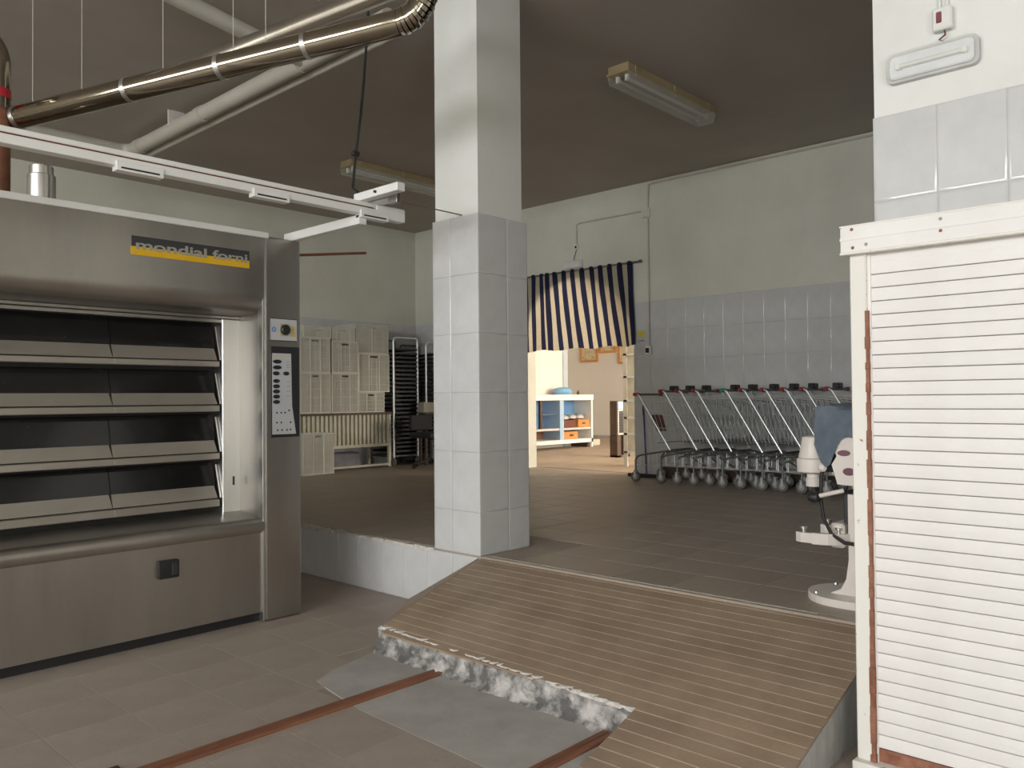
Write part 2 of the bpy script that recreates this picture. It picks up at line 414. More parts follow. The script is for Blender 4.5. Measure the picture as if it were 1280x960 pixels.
# column
CX0, CX1, CY0, CY1 = 3.585, 4.03, 3.605, 4.02
column = struct('column', G().box(CX0 + .008, CX1 - .03, CY0 + .008, CY1 - .008, 0, ZC), white_paint, 'square white column tiled to above head height')
HC = .3755
rows = []; z1 = 2.518
while z1 > ZU + .02:
    rows.append((max(z1 - HC, ZU), z1)); z1 -= HC
g = G(); g.box(CX0 + .002, CX1 - .002, CY0 + .002, CY1 - .002, ZU - .37, 2.515); grout_slab(column, g)
for z0, z1 in rows:
    for y0, w in ((CY0, .252), (CY0 + .252, CY1 - CY0 - .252)):
        tile(w, z1 - z0, 'x', (CX0 + .002, y0, z0), column)
        tile(w, z1 - z0, 'x', (CX1 - .002, y0, z0), column, True)
    for x0, w in ((CX0 - .008, .262), (CX0 + .254, CX1 - CX0 - .254 + .008)):
        tile(w, z1 - z0, 'y', (x0, CY0 + .002, z0), column)
        tile(w, z1 - z0, 'y', (x0, CY1 - .002, z0), column, True)
# tiled riser of the raised floor, one row
grout_slab(upper, G().box(XS - .003, XS, 3.5, 7.2, 0, ZU - .012))
y = 3.605
for k in range(14): tile(.2475, ZU - .018, 'x', (XS, 3.605 + k * .2475, .003), upper)
# chipped mortar edge on top of the riser
g = G(); y = 4.03
while y < 7.0:
    d = random.uniform(.03, .09); a = random.uniform(.002, .012)
    g.box(XS - .012 + random.uniform(-.004, .006), XS + .02 + random.uniform(0, .02), y, y + d, ZU - .022 - a * .5, ZU + random.uniform(-.002, .006), .003)
    y += d * random.uniform(.85, 1.1)
part('chipped_edge', g, mortar, upper, False)

# floor tiles
FP = .351
ftile = mesh_of('floor_tile', G().box(.0018, FP - .0018, .0018, FP - .0018, -.012, 0, .002), floor_tile)
ltile = mesh_of('floor_tile', G().box(.0009, FP - .0009, .0009, FP - .0009, -.012, 0, .0008), lower_tile)
cand = []
for i in range(13):
    for j in range(-1, 26):
        x, y = 3.63 + i * FP, 1.586 + j * FP
        if y + FP > YB or y < 1.22 - FP: continue
        cx, cy = x + FP / 2, y + FP / 2
        if CX0 - .18 < cx < CX1 + .15 and CY0 - .15 < cy < CY1 + .15: continue
        a = math.atan2(cy, cx); dep = cx * fw.x + cy * fw.y; lat = cx * rt.x + cy * rt.y
        if abs(lat / dep) > .66: continue
        cand.append((dep, x, y))
cand.sort()
for dep, x, y in cand[:285]: inst('floor_tile', ftile, (x, y, ZU), upper)
XT = 3.62
g = G(); y = 1.5
while y < 3.55:
    dy = random.uniform(.03, .09); g.box(XT - .006 - random.uniform(0, .006), XT + .004 + random.uniform(0, .008), y, y + dy, ZU - .012, ZU + .0015); y += dy
part('mortar_line', g, M('pale_joint', (.50, .46, .40), .9, var=.2, scale=20), upper, False)
part('edge_course', G().box(XS + .001, 3.628, 1.22, CY0 - .01, ZU - .01, ZU - .0005), floor_tile, upper, False)
cand = []
for i in range(-10, 9):
    for j in range(-4, 14):
        x, y = .42 + i * FP, 1.94 + j * FP - .06
        cx, cy = x + FP / 2, y + FP / 2
        if x + FP > XS: continue
        if 2.5 < cx and 1.2 < cy < 3.5: continue
        if 2.15 < cx < 2.72 and 1.95 < cy < 3.3: continue
        if cy > 4.9 and cx < 2.85: continue
        dep = cx * fw.x + cy * fw.y; lat = cx * rt.x + cy * rt.y
        if dep < 1.6 or abs(lat / dep) > .8: continue
        cand.append((dep, x, y))
cand.sort()
for dep, x, y in cand[:220]: inst('floor_tile', ltile, (x, y, 0), floor)

# ------------------------------------------------------------------ ramp
SL, XT = .297, 3.62
def rz(x): return ZU - SL * (XT - x)
XFOOT = XT - ZU / SL
YRR, YN = 1.196, 1.875
def xcut(y): return 2.715 + (y - YN) * (2.76 - 2.715) / (3.55 - YN)
d = .008
g = G()
pts = [(XFOOT, YRR, 0), (XFOOT, YN, 0), (xcut(YN), YN, 0), (2.76, 3.55, 0), (XS - .002, 4.29, 0), (XS - .002, 3.61, 0), (XS - .002, YRR, 0)]
tz = [-.02, -.02, rz(2.715) - d, rz(2.76) - d, .001, rz(XS) - d, rz(XS) - d]
top = [(p[0], p[1], z) for p, z in zip(pts, tz)]
n = len(pts); A = [g.bm.verts.new((p[0], p[1], -.05)) for p in pts]; B = [g.bm.verts.new(p) for p in top]
for i in range(n): g.bm.faces.new((A[i], A[(i + 1) % n], B[(i + 1) % n], B[i]))
g.bm.faces.new(list(reversed(A)))
g.bm.faces.new((B[0], B[1], B[2], B[6])); g.bm.faces.new((B[2], B[3], B[5], B[6])); g.bm.faces.new((B[3], B[4], B[5]))
ramp = struct('ramp', g, concrete, 'brown tiled access ramp with a broken off corner')
# joint bed and tile strips
g = G()
g.hull([(XFOOT, YRR + .002, -.0015), (XFOOT, YN - .002, -.0015), (xcut(YN), YN - .002, rz(2.715) - .0015), (xcut(YN) + .004, YN, rz(2.715) - .0015), (2.765, 3.548, rz(2.765) - .0015), (XT, 3.604, ZU - .0015), (XT, YRR + .002, ZU - .0015)],
       [(0, 1, 2, 6), (2, 3, 4, 5, 6)])
part('joint_bed', g, ramp_grout, ramp, False)
PS = .060
nst = int((XT - XFOOT) / PS)
for k in range(nst + 1):
    x1 = XT - k * PS - .002; x0 = max(x1 - PS + .006, XFOOT)
    if x1 - x0 < .01: continue
    xm = (x0 + x1) / 2
    if xm > 2.79: yl0 = 3.55 + (x0 - 2.76) * .07; yl1 = 3.55 + (x1 - 2.76) * .07
    elif xm > 2.745: yl0 = yl1 = 3.5
    else: yl0 = yl1 = YN
    if x0 > XS - .06: yl0 = yl1 = 3.595
    ylo = YRR
    g = G(); h = .010
    if 2.70 < xm <= 2.745:  # partly broken strip
        yl0 = yl1 = YN
    g.hull([(x0, ylo, rz(x0) - h), (x1, ylo, rz(x1) - h), (x1, yl1, rz(x1) - h), (x0, yl0, rz(x0) - h),
            (x0, ylo, rz(x0)), (x1, ylo, rz(x1)), (x1, yl1, rz(x1)), (x0, yl0, rz(x0))],
           [(0, 1, 2, 3), (4, 5, 6, 7), (0, 1, 5, 4), (1, 2, 6, 5), (2, 3, 7, 6), (3, 0, 4, 7)])
    part('ramp_tile', g, ramp_tile_m, ramp, False)
g = G()
g.hull([(2.762, 3.55, rz(2.762)), (XS - .003, 4.285, .006), (XS - .003, 3.612, rz(XS) + .002), (XS - .003, 3.60, rz(XS) - .02), (2.762, 3.55, 0), (XS - .003, 4.285, -.02)],
       [(0, 1, 2), (0, 4, 5, 1), (0, 2, 3)])
part('ramp_flank', g, ramp_tile_m, ramp, False)
# broken concrete face of the missing corner
g = G()
def cf(u, v):
    y = YN + u * (3.55 - YN); zt = rz(xcut(y)) + .002
    rough_ = (random.random() - .5) * .022
    x = xcut(y) - .012 + (1 - v) * -.025 + rough_
    if v > .99: x = xcut(y) + random.random() * .018
    if v < .01: x -= .015 + random.random() * .02
    return (x, y, v * zt + (random.random() - .5) * .008 * (0 if v in (0, 1) else 1))
g.grid(cf, 60, 7)
part('broken_face', g, cut_conc, ramp, True)
g = G(); y = YN
while y < 3.5:
    dy = random.uniform(.03, .10)
    if random.random() < .85:
        x = xcut(y); w = random.uniform(.006, .026)
        g.hull([(x - .006, y, rz(x) - .008), (x + w, y, rz(x + w) + .001), (x + w * random.random(), y + dy, rz(x) + .004), (x - .006, y + dy, rz(x) - .008), (x, y + dy / 2, rz(x) + .006)],
               [(0, 1, 4), (1, 2, 4), (2, 3, 4), (3, 0, 4)])
    y += dy * .9
part('mortar_crumbs', g, mortar, ramp, False)
# cement patch and steel strips let into the lower floor
g = G(); pp = [(2.13, 2.08), (2.16, 2.93), (2.24, 3.38), (2.40, 3.46), (2.62, 3.52), (2.76, 3.55), (2.75, 2.7), (2.71, YN), (2.34, YN), (2.12, 1.9)]
g.prism(pp, 'z', -.03, .0008)
part('cement_patch', g, patch_m, floor, False)
def strip(y0, x0, x1, w, name='floor_rail', label=''):
    g = G()
    for k in (0, 1): g.box(x0, x1, y0 + k * w * .52 - w / 2, y0 + k * w * .52 - w / 2 + w * .44, -.01, .012 - k * .002, .004)
    return single(name, g, copper, label, 'rail')
strip(3.03, .9, 2.72, .085, label='rusty brown double steel strip crossing the lower floor to the broken ramp')
strip(1.965, 2.05, 2.69, .07, label='short rusty steel strip beside the notch of the ramp')
single('debris', G().box(1.18, 1.225, 3.12, 3.14, 0.0, .012, .004), dark, 'small dark scrap lying on the floor beside the rusty strip', 'debris')

# ------------------------------------------------------------------ deck oven
YO = 4.515
ov = thing('deck_oven', 'large stainless steel bakery deck oven with five glass decks', 'oven', (1.54, 5.4, 0))
OXL, OXR = .2, 2.63
part('body', G().box(OXL + .02, 2.86, 4.93, 6.35, .06, 2.34), steel, ov)
hood = [(YO, 2.355), (YO, 2.00)] + [(YO + .09 * (1 - math.cos(t)), 2.00 - .10 * math.sin(t)) for t in [PI / 2 * i / 6 for i in range(1, 7)]] + [(4.84, 1.885), (4.84, 1.87), (4.95, 1.87), (4.95, 2.355)]
part('hood', G().prism(hood, 'x', OXL, OXR), steel, ov)
part('hood_lip', G().box(OXL, OXR, 4.80, 4.835, 1.868, 1.886, .002), steel, ov)
tr = part('top_rail', G().box(OXL - .02, 2.655, YO - .015, YO + .03, 2.352, 2.388, .003), white_en, ov, label='white painted top edge')
low = [(4.93, .06), (YO + .02, .06), (YO + .02, .548), (4.93, .548)]
lp = part('lower_panel', G().prism(low, 'x', OXL, OXR), steel, ov)
nose = [(YO + .015, .545), (YO + .002, .560), (YO - .002, .585), (YO + .002, .610), (YO + .018, .628), (YO + .045, .635), (4.83, .655), (4.93, .655), (4.93, .545)]
part('ledge', G().prism(nose, 'x', OXL, OXR), steel, ov)
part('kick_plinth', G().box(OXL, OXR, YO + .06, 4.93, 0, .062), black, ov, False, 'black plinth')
pil = part('control_pillar', G().box(2.636, 2.885, YO - .004, 6.3, 0.004, 2.368, .012, 2), steel, ov)
part('pillar_edge', G().box(2.618, 2.637, YO + .002, YO + .06, .004, 2.36, .006, 2), steel_l, ov)
po = part('door_post', G().box(2.512, 2.632, 4.812, 4.93, .65, 1.868, .004), steel_l, ov)
part('slot', G().box(2.578, 2.592, 4.8105, 4.813, .82, .875, .0005), black, po)
part('side_wall', G().box(2.628, 2.637, YO + .05, 4.93, .63, 1.9), steel, ov)
part('door_recess', G().box(OXL, 2.512, 4.925, 4.935, .65, 1.87), dark, ov, False)  # near-black sheet behind the glass doors, visible in the slits
part('recess_strip', G().box(OXL, 2.515, 4.83, 4.86, 1.845, 1.866, .002), steel, ov)
decks = [(1.682, 1.608, 1.566, 1.842), (1.402, 1.332, 1.286, 1.545), (1.106, 1.034, .988, 1.270), (.822, .746, .694, .970)]
doorx = [(.575, 1.214), (1.2165, 1.8555), (1.858, 2.488)]
for zt, zm, zb, zg in decks:
    for x0, x1 in doorx:
        # door tilts outward towards its bottom rail
        dr = part('door', G().hull([(x0, 4.905, zg), (x1 - .001, 4.905, zg), (x1 - .001, 4.862, zt), (x0, 4.862, zt), (x0, 4.917, zg), (x1 - .001, 4.917, zg), (x1 - .001, 4.874, zt), (x0, 4.874, zt)],
            [(0, 1, 2, 3), (4, 5, 6, 7), (0, 1, 5, 4), (1, 2, 6, 5), (2, 3, 7, 6), (3, 0, 4, 7)]), dark_glass, ov, False, 'dark glass oven door')
        part('door_band', G().hull([(x0, 4.857, zt), (x1 - .012, 4.857, zt), (x1, 4.832, zm), (x0, 4.832, zm), (x0, 4.88, zt), (x1 - .012, 4.88, zt), (x1, 4.86, zm), (x0, 4.86, zm)],
            [(0, 1, 2, 3), (4, 5, 6, 7), (0, 1, 5, 4), (1, 2, 6, 5), (2, 3, 7, 6), (3, 0, 4, 7)]), door_steel, dr, False)
        part('door_lip', G().box(x0, x1 + .008, 4.815, 4.86, zb, zm - .006, .004), door_steel, dr)
    part('hinge_arm', G().tube((2.504, 4.89, zg - .02), (2.506, 4.83, zm), .006, 6), steel_l, ov)
# brand plate
bx0, bx1 = 1.832, 2.530
lg = part('brand_plate', G().box(bx0, bx1, YO - .004, YO + .002, 2.200, 2.258), charcoal, ov, False, 'charcoal and yellow brand plate')
part('yellow_band', G().box(bx0 - .004, bx1, YO - .0042, YO + .001, 2.154, 2.200), yellow, lg, False)
def text_mesh(body, width, height, ext=.0008, bold=0.0):
    cu = bpy.data.curves.new('lettering', 'FONT'); cu.body = body; cu.extrude = ext; cu.offset = bold; cu.size = 1
    o = bpy.data.objects.new('lettering', cu); COL.objects.link(o); bpy.context.view_layer.update()
    me = bpy.data.meshes.new_from_object(o.evaluated_get(bpy.context.evaluated_depsgraph_get()))
    bpy.data.objects.remove(o)
    xs = [v.co.x for v in me.vertices]; ys = [v.co.y for v in me.vertices]; zs = [v.co.z for v in me.vertices]
    for v in me.vertices:
        v.co = Vector(((v.co.x - min(xs)) / (max(xs) - min(xs)) * width, v.co.y / max(ys) * height, v.co.z))
    return me
def text_part(body, x, y, z, w, h, mat, parent, bold=.02):
    me = text_mesh(body, w, h, bold=bold); me.materials.append(mat)
    me.transform(Matrix.Rotation(PI / 2, 4, 'X')); me.transform(Matrix.Translation(Vector((x, y, z)) - Vector(OFF[parent])))
    o = bpy.data.objects.new('lettering', me); COL.objects.link(o); o.parent = parent; return o
text_part('mondial', bx0 + .022, YO - .0052, 2.186, .405, .052, greypr, lg)
text_part('forni', bx0 + .462, YO - .0052, 2.186, .222, .052, greypr, lg)
# switch plate and control display
sw = part('switch_plate', G().box(2.664, 2.858, YO - .010, YO - .003, 1.722, 1.864, .003), charcoal, ov, label='pale plate with black rotary switch')
part('plate_face', G().box(2.669, 2.853, YO - .0115, YO - .009, 1.727, 1.859), panel_w, sw)
part('knob_base', G().box(2.733, 2.797, YO - .0135, YO - .011, 1.757, 1.829, .004), M('switch_yellow_grey', (.50, .44, .22), .5), sw)
part('knob', G().lathe([(.033, 0), (.033, -.012), (.024, -.022)], (2.766, YO - .0135, 1.793), 'y', 20), black, sw)
part('ring_mark', G().lathe([(.016, 0), (.016, -.001)], (2.69, YO - .0115, 1.793), 'y', 14), blue_dot, sw)
part('ring_centre', G().lathe([(.007, 0), (.007, -.0016)], (2.69, YO - .0115, 1.793), 'y', 10), panel_w, sw)
for zz in (1.808, 1.768):
    part('warning_mark', G().prism([(2.808, zz - .014), (2.842, zz - .014), (2.825, zz + .016)], 'y', YO - .0130, YO - .0114), yellow, sw, False)
ds = part('display', G().box(2.666, 2.869, YO - .016, YO - .003, 1.124, 1.688, .006, 2), black, ov, label='black framed control display')
part('display_face', G().prism([(2.674, 1.645), (2.806, 1.645), (2.812, 1.32), (2.84, 1.142), (2.674, 1.142)], 'y', YO - .0178, YO - .0158), panel_w, ds, False)
def oval(x, z, w, h, parent, mat, nm, t=.003):
    g = G(); g.prism([(x + w * math.cos(2 * PI * k / 16), z + h * math.sin(2 * PI * k / 16)) for k in range(16)], 'y', YO - .0176 - t, YO - .0174)
    part(nm, g, mat, parent, False)
for x, z, w in [(2.708, 1.593, .030), (2.708, 1.557, .030), (2.700, 1.520, .023), (2.770, 1.520, .021), (2.702, 1.473, .023), (2.702, 1.440, .024), (2.702, 1.408, .024), (2.702, 1.376, .024), (2.702, 1.343, .024)]:
    oval(x, z, w, .0125, ds, black, 'button')
for x, z in [(2.704, 1.276), (2.735, 1.276), (2.762, 1.276), (2.79, 1.29), (2.704, 1.215), (2.735, 1.215), (2.80, 1.215), (2.71, 1.168), (2.74, 1.168), (2.775, 1.168), (2.80, 1.17)]:
    oval(x, z, .006, .006, ds, charcoal, 'indicator', .001)
part('display_line', G().box(2.682, 2.80, YO - .0186, YO - .0176, 1.628, 1.632), yellow, ds, False)
for z in (1.593, 1.573, 1.557, 1.47, 1.44, 1.41, 1.38):
    part('caption', G().box(2.772, 2.798, YO - .0184, YO - .0176, z - .002, z + .002), M('caption_grey', (.30, .31, .34), .5), ds, False)
sk = part('power_socket', G().box(1.975, 2.093, YO - .012, YO + .022, .366, .466, .008, 2), black, ov, label='black socket in the lower panel')
part('socket_flap', G().box(2.045, 2.083, YO - .02, YO - .010, .38, .45, .006), dark, sk)

# ------------------------------------------------------------------ loader rail above the oven
YG = 3.837
rl = thing('loader_rail', 'white lift rail on brackets in front of the steel oven', 'rail', (1.9, 4.1, 2.40))
part('upper_profile', G().box(.1, 3.16, YG - .028, YG + .028, 2.474, 2.499, .003), white_en, rl)
part('groove', G().box(.1, 2.93, YG - .024, YG + .026, 2.464, 2.476), M('dark_red_groove', (.13, .03, .025), .7), rl, False)
part('lower_profile', G().box(.1, 3.16, YG - .032, YG + .03, 2.425, 2.466, .003), white_en, rl)
part('end_block', G().box(2.95, 3.165, YG - .031, YG + .031, 2.42, 2.497, .004), white_en, rl)
for x0, x1 in ((1.475, 1.69), (2.155, 2.365), (2.83, 3.03)):
    c = part('clip', G().box(x0, x1, YG - .042, YG + .01, 2.402, 2.446, .002), white_en, rl)
    part('clip_slot', G().box(x0 + .02, x1 - .02, YG - .0435, YG - .041, 2.412, 2.420), dark, c, False)
for xa in (.45, 2.83):
    part('support_arm', G().box(xa, xa + .055, YG - .02, YO + .10, 2.366, 2.42, .003), white_en, rl)
part('cross_bar', G().box(2.83, 2.885, 3.47, YG + .03, 2.499, 2.545, .003), white_en, rl)
part('bar_bolt', G().lathe([(.008, 0), (.008, .012)], (2.818, 3.66, 2.522), 'x', 8), dark, rl)
g = G(); g.box(2.90, 2.99, 3.66, 3.83, 2.496, 2.512, .002); g.box(2.93, 2.96, 3.60, 3.68, 2.47, 2.53, .003); g.tube((2.945, 3.62, 2.53), (2.945, 3.62, 2.56), .01, 8)
part('roller_bracket', g, steel_l, rl)
part('roller', G().lathe([(.022, 0), (.022, .03)], (2.99, 3.70, 2.525), 'x', 14), white_en, rl)

can = thing('steel_canister', 'small shiny steel canister standing on the oven', 'canister', (1.47, 4.78, 2.357))
part('body', G().lathe([(.068, 2.357), (.068, 2.56), (.064, 2.565)], (1.47, 4.78, 0), 'z', 24), steel_l, can)
part('lid', G().lathe([(.058, 2.565), (.058, 2.61), (.05, 2.617)], (1.47, 4.78, 0), 'z', 24), steel_l, can)

# ------------------------------------------------------------------ flue and overhead pipes
def arc3(c, a, b, r, n=8):
    c, a, b = Vector(c), Vector(a), Vector(b)
    return [c + a * r * math.cos(PI / 2 * i / n) + b * r * math.sin(PI / 2 * i / n) for i in range(n + 1)]
fx, fy = 1.335, 5.08
fl = thing('oven_flue', 'upright flue pipe with red tape rising from the oven top', 'flue', (fx, fy, 2.34))
part('lower_pipe', G().tube((fx, fy, 2.34), (fx, fy, 2.97), .070, 20), copper, fl, label='rusty brown lower flue')
part('red_tape', G().tube((fx, fy, 3.02), (fx, fy, 3.07), .0735, 20), brred, fl)
part('upper_pipe', G().path([(fx, fy, 2.96), (fx, fy, 3.22)] + [tuple(p) for p in arc3((fx - .14, fy, 3.22), (1, 0, 0), (0, 0, 1), .14)] + [(fx - .6, fy, 3.36)], .0715, 20), chrome, fl)
P0 = Vector((1.44, 5.02, 2.93)); P1 = Vector((2.50, 3.01, 3.165)); dv = (P1 - P0).normalized(); P0 = P0 - dv * .06   # runs into the flue
ch = thing('chrome_pipe', 'long polished steel extractor pipe slanting under the ceiling', 'pipe', tuple((P0 + P1) / 2))
el = []; upv = (Vector((0, 0, 1)) - dv * dv.z).normalized()
Pe = P1 - dv * .02
cen = Pe + upv * .15
for i in range(13):
    t = (PI / 2 - .02) * i / 12; el.append(cen - upv * .15 * math.cos(t) + dv * .15 * math.sin(t))
part('run', G().path([P0, Pe], .062, 24), chrome, ch)
g = G()
for i in range(len(el) - 1):
    a, b = el[i], el[i + 1]; g.path([a, (a + b) / 2, b], .064 if i % 2 else .060, 20)
part('segmented_elbow', g, chrome, ch)
part('riser', G().path([el[-1], Vector((el[-1].x, el[-1].y, ZC))], .062, 20), chrome, ch)
for f in (.02, .33, .57, .78):
    q = P0 + (P1 - P0) * f; part('joint_band', G().tube(q - dv * .012, q + dv * .012, .0655, 20), steel_l, ch)
# hangers
for i, f in enumerate((.06, .20, .42, .60, .68)):
    q = P0 + (P1 - P0) * f
    part('hanger_wire', G().tube((q.x, q.y, q.z), (q.x, q.y, ZC), .002, 5), pvc, ch)
Q0 = P0 + (P1 - P0) * .42; Q1 = P1 + Vector((.32, .22, .42))
single('steel_pipe', G().path([Q0, Q1, (Q1.x + .25, Q1.y - .35, Q1.z + .1), (Q1.x + .30, Q1.y - .42, Q1.z + .2), (Q1.x + .30, Q1.y - .42, ZC)], .055, 20), M('dull_steel_pipe', (.42, .38, .32), .3, .9, var=.15), 'second dull steel pipe running above the polished one', 'pipe')
duct = thing('grey_duct', 'thick grey plastic duct running along the ceiling', 'duct', (3.41, 6.3, 3.9))
part('run', G().path([(2.0, 8.45, 3.9), (3.30, 8.45, 3.9)] + [tuple(p) for p in arc3((3.30, 8.34, 3.9), (0, 1, 0), (1, 0, 0), .11, 6)] + [(3.41, 4.25, 3.9)], .066, 18), pvc, duct)
for y in (8.2, 6.9, 5.35): part('socket_collar', G().tube((3.41, y - .05, 3.9), (3.41, y + .05, 3.9), .073, 18), pvc, duct)
for y in (7.4, 5.0): part('strap', G().box(3.335, 3.485, y - .012, y + .012, 3.9, ZC), pvc_w, duct)
single('plastic_pipe', G().path([(3.53, 8.3, 3.86), (3.53, 4.25, 3.86)], .030, 14), pvc, 'thin plastic pipe beside the thick grey duct', 'pipe')
duct2 = thing('pale_duct', 'pale plastic duct crossing the ceiling above the polished pipe', 'duct', (2.6, 5.07, 3.9))
part('run', G().path([(1.2, 4.72, 3.9), (2.34, 5.01, 3.9), (3.36, 5.25, 3.9)], .055, 18), pvc_w, duct2)
part('strap', G().box(1.72, 1.75, 4.78, 4.94, 3.9, ZC), pvc_w, duct2)
single('ceiling_conduit', G().tube((1.6, 4.6, 4.038), (3.1, 4.61, 4.038), .013, 8), pvc_w, 'thin pale conduit on the ceiling above the oven', 'conduit')
g = G(); g.path([(3.02, 3.95, ZC), (3.0, 3.95, 3.6), (2.97, 3.95, 3.275), (2.945, 3.95, 3.05), (2.909, 3.95, 2.826), (2.87, 3.93, 2.60), (2.86, 3.85, 2.55), (2.858, 3.82, 2.549)], .0085, 8)
cb = single('hanging_cable', g, cable_m, 'black cable hanging from the ceiling to the white rail', 'cable')
part('cable_tie', G().box(2.88, 2.93, 3.935, 3.965, 2.80, 2.83, .005), cable_m, cb)
single('stay_wire', G().path([(2.88, 3.80, 2.538), (3.2, 3.79, 2.538), (3.585, 3.752, 2.525)], .004, 6), M('wire_brown', (.16, .12, .09), .6), 'thin brown wire stretched from the rail to the column', 'wire')
single('brown_rod', G().tube((2.66, 5.62, 2.366), (4.22, 5.6, 2.60), .011, 8), copper, 'brown rod sticking out behind the steel oven', 'rod')

# ------------------------------------------------------------------ ceiling lamps (unlit)
def lamp(x0, x1, yc, label):
    t = thing('ceiling_lamp', label, 'lamp', ((x0 + x1) / 2, yc, 3.9), 'twin tube lamps on the ceiling')
    part('housing', G().box(x0, x1, yc - .10, yc + .10, 3.99, ZC, .004), brass, t)
    part('housing_edge', G().box(x0 - .01, x1 + .01, yc - .108, yc + .108, 3.975, 3.991), brass, t, False)
    for s_ in (-1, 1):
        tb = part('tube', G().tube((x0 + .08, yc + s_ * .045, 3.945), (x1 - .08, yc + s_ * .045, 3.945), .016, 10), tube_w, t)
        for xx in (x0 + .05, x1 - .08): part('tube_holder', G().box(xx, xx + .03, yc + s_ * .045 - .014, yc + s_ * .045 + .014, 3.925, 3.98), white_en, tb)
    part('diffuser', G().prism([(yc - .105, 3.974), (yc - .085, 3.895), (yc + .085, 3.895), (yc + .105, 3.974), (yc + .10, 3.974), (yc + .08, 3.90), (yc - .08, 3.90), (yc - .10, 3.974)], 'x', x0, x1), clear_pl, t)
    for k in (.08, .5, .92):
        xx = x0 + (x1 - x0) * k; part('clip', G().box(xx - .012, xx + .012, yc - .104, yc - .099, 3.96, ZC - .005), M('pale_brass', (.62, .55, .36), .4, .3), t)
lamp(5.40, 6.80, 3.81, 'yellowed twin tube ceiling lamp near the tiled wall end')
lamp(5.42, 6.92, 7.55, 'yellowed twin tube ceiling lamp half behind the white column')

# ------------------------------------------------------------------ electrics on the arch wall
def conduit(pts, r, label):
    return single('conduit', G().path(pts, r, 10), M('painted_conduit', (.60, .57, .49), .6), label, 'conduit')
xw = XW - .014
conduit([(xw, 1.3, 4.015), (xw, 5.55, 4.015), (xw, 5.62, 4.005), (xw, 5.635, 3.72)], .013, 'cream conduit running along the top of the arch wall')
conduit([(xw, 5.632, 3.60), (xw, 5.63, 2.56), (xw - .012, 5.63, 2.52), (xw - .012, 5.627, 1.99)], .012, 'upright cream conduit running down to the wall socket')
conduit([(xw, 5.70, 3.690), (xw, 6.72, 3.690), (xw, 6.76, 3.675), (xw, 6.765, 3.40)], .011, 'cream conduit leading to the small emergency lamp above the curtain')
jb = thing('junction_box', 'square cream junction box where the wall conduits meet', 'junction box', (XW - .02, 5.66, 3.60))
part('box', G().box(XW - .045, XW, 5.60, 5.71, 3.60, 3.72, .006), white_en, jb); part('cover', G().box(XW - .05, XW - .044, 5.607, 5.703, 3.607, 3.713, .003), wall_paint, jb)
so = thing('wall_socket', 'small pale wall socket with a dark plug below the conduit', 'socket', (XW - .03, 5.625, 1.89))
part('box', G().box(XW - .06, XW - .010, 5.585, 5.665, 1.89, 1.99, .006), white_en, so); part('plug', G().box(XW - .085, XW - .058, 5.605, 5.648, 1.905, 1.965, .006), black, so)
st = XW - .0125
single('sticker', G().box(st, st + .002, 5.70, 5.80, 2.115, 2.185), yel_st, 'yellow rectangular sticker on the tiles beside the arch', 'sticker')
o = single('sticker', G().box(st, st + .002, 5.69, 5.81, 2.02, 2.105), paper, 'white printed sticker just under the yellow one', 'sticker')
part('print_line', G().box(st - .0008, st, 5.705, 5.79, 2.055, 2.07), M('violet_print', (.25, .2, .4), .6), o, False)
single('sticker', G().box(st, st + .002, 5.68, 5.82, 1.885, 2.01), M('grey_sticker', (.50, .47, .43), .6, c2=(.60, .58, .55), scale=30), 'greyish worn sticker under the white one beside the arch', 'sticker')
em = thing('emergency_lamp', 'small pale emergency lamp above the striped curtain', 'lamp', (XW - .03, 6.82, 3.09))
part('body', G().box(XW - .05, XW, 6.665, 6.965, 3.09, 3.20, .008), white_en, em); part('cover', G().box(XW - .065, XW - .048, 6.675, 6.955, 3.10, 3.19, .012, 2), tube_w, em)
part('switch', G().box(XW - .03, XW, 6.74, 6.79, 3.34, 3.41, .004), white_en, em); part('toggle', G().box(XW - .04, XW - .028, 6.752, 6.778, 3.358, 3.392, .004), black, em)
part('lead', G().path([(XW - .01, 6.77, 3.34), (XW - .02, 6.80, 3.25), (XW - .02, 6.81, 3.20)], .004, 6), cable_m, em)
# emergency lamp on the wall end
xp = 3.608
em = thing('emergency_lamp', 'rounded emergency lamp with clear cover on the white wall end', 'lamp', (xp - .03, .98, 2.66))
def rr(y0, y1, z0, z1, r, n=5):
    out = []
    for cy, cz, a0 in ((y1 - r, z1 - r, 0), (y0 + r, z1 - r, PI / 2), (y0 + r, z0 + r, PI), (y1 - r, z0 + r, 1.5 * PI)):
        out += [(cy + r * math.cos(a0 + PI / 2 * i / n), cz + r * math.sin(a0 + PI / 2 * i / n)) for i in range(n + 1)]
    return out
part('body', G().prism(rr(.805, 1.155, 2.655, 2.775, .028), 'x', xp - .03, xp), M('grey_lamp_body', (.55, .55, .54), .5), em, False)
part('reflector', G().prism(rr(.822, 1.138, 2.668, 2.762, .02), 'x', xp - .034, xp - .029), M('lamp_white', (.80, .83, .85), .35), em, False)
part('tube', G().tube((xp - .045, .86, 2.715), (xp - .045, 1.10, 2.715), .009, 10), tube_w, em)
for yy in (.85, 1.10): part('tube_holder', G().box(xp - .055, xp - .033, yy - .008, yy + .012, 2.702, 2.728, .003), white_en, em)
part('cover', G().prism(rr(.817, 1.143, 2.663, 2.767, .024), 'x', xp - .066, xp - .033), clear_pl, em, False)
sb = thing('switch_box', 'white switch box with a red indicator above the emergency lamp', 'switch', (xp - .02, .935, 2.815))
part('box', G().box(xp - .04, xp, .898, .972, 2.822, 2.915, .006), white_paint, sb); part('red_indicator', G().box(xp - .045, xp - .038, .935, .955, 2.85, 2.895, .003), M('maroon_lens', (.22, .05, .06), .4), sb)
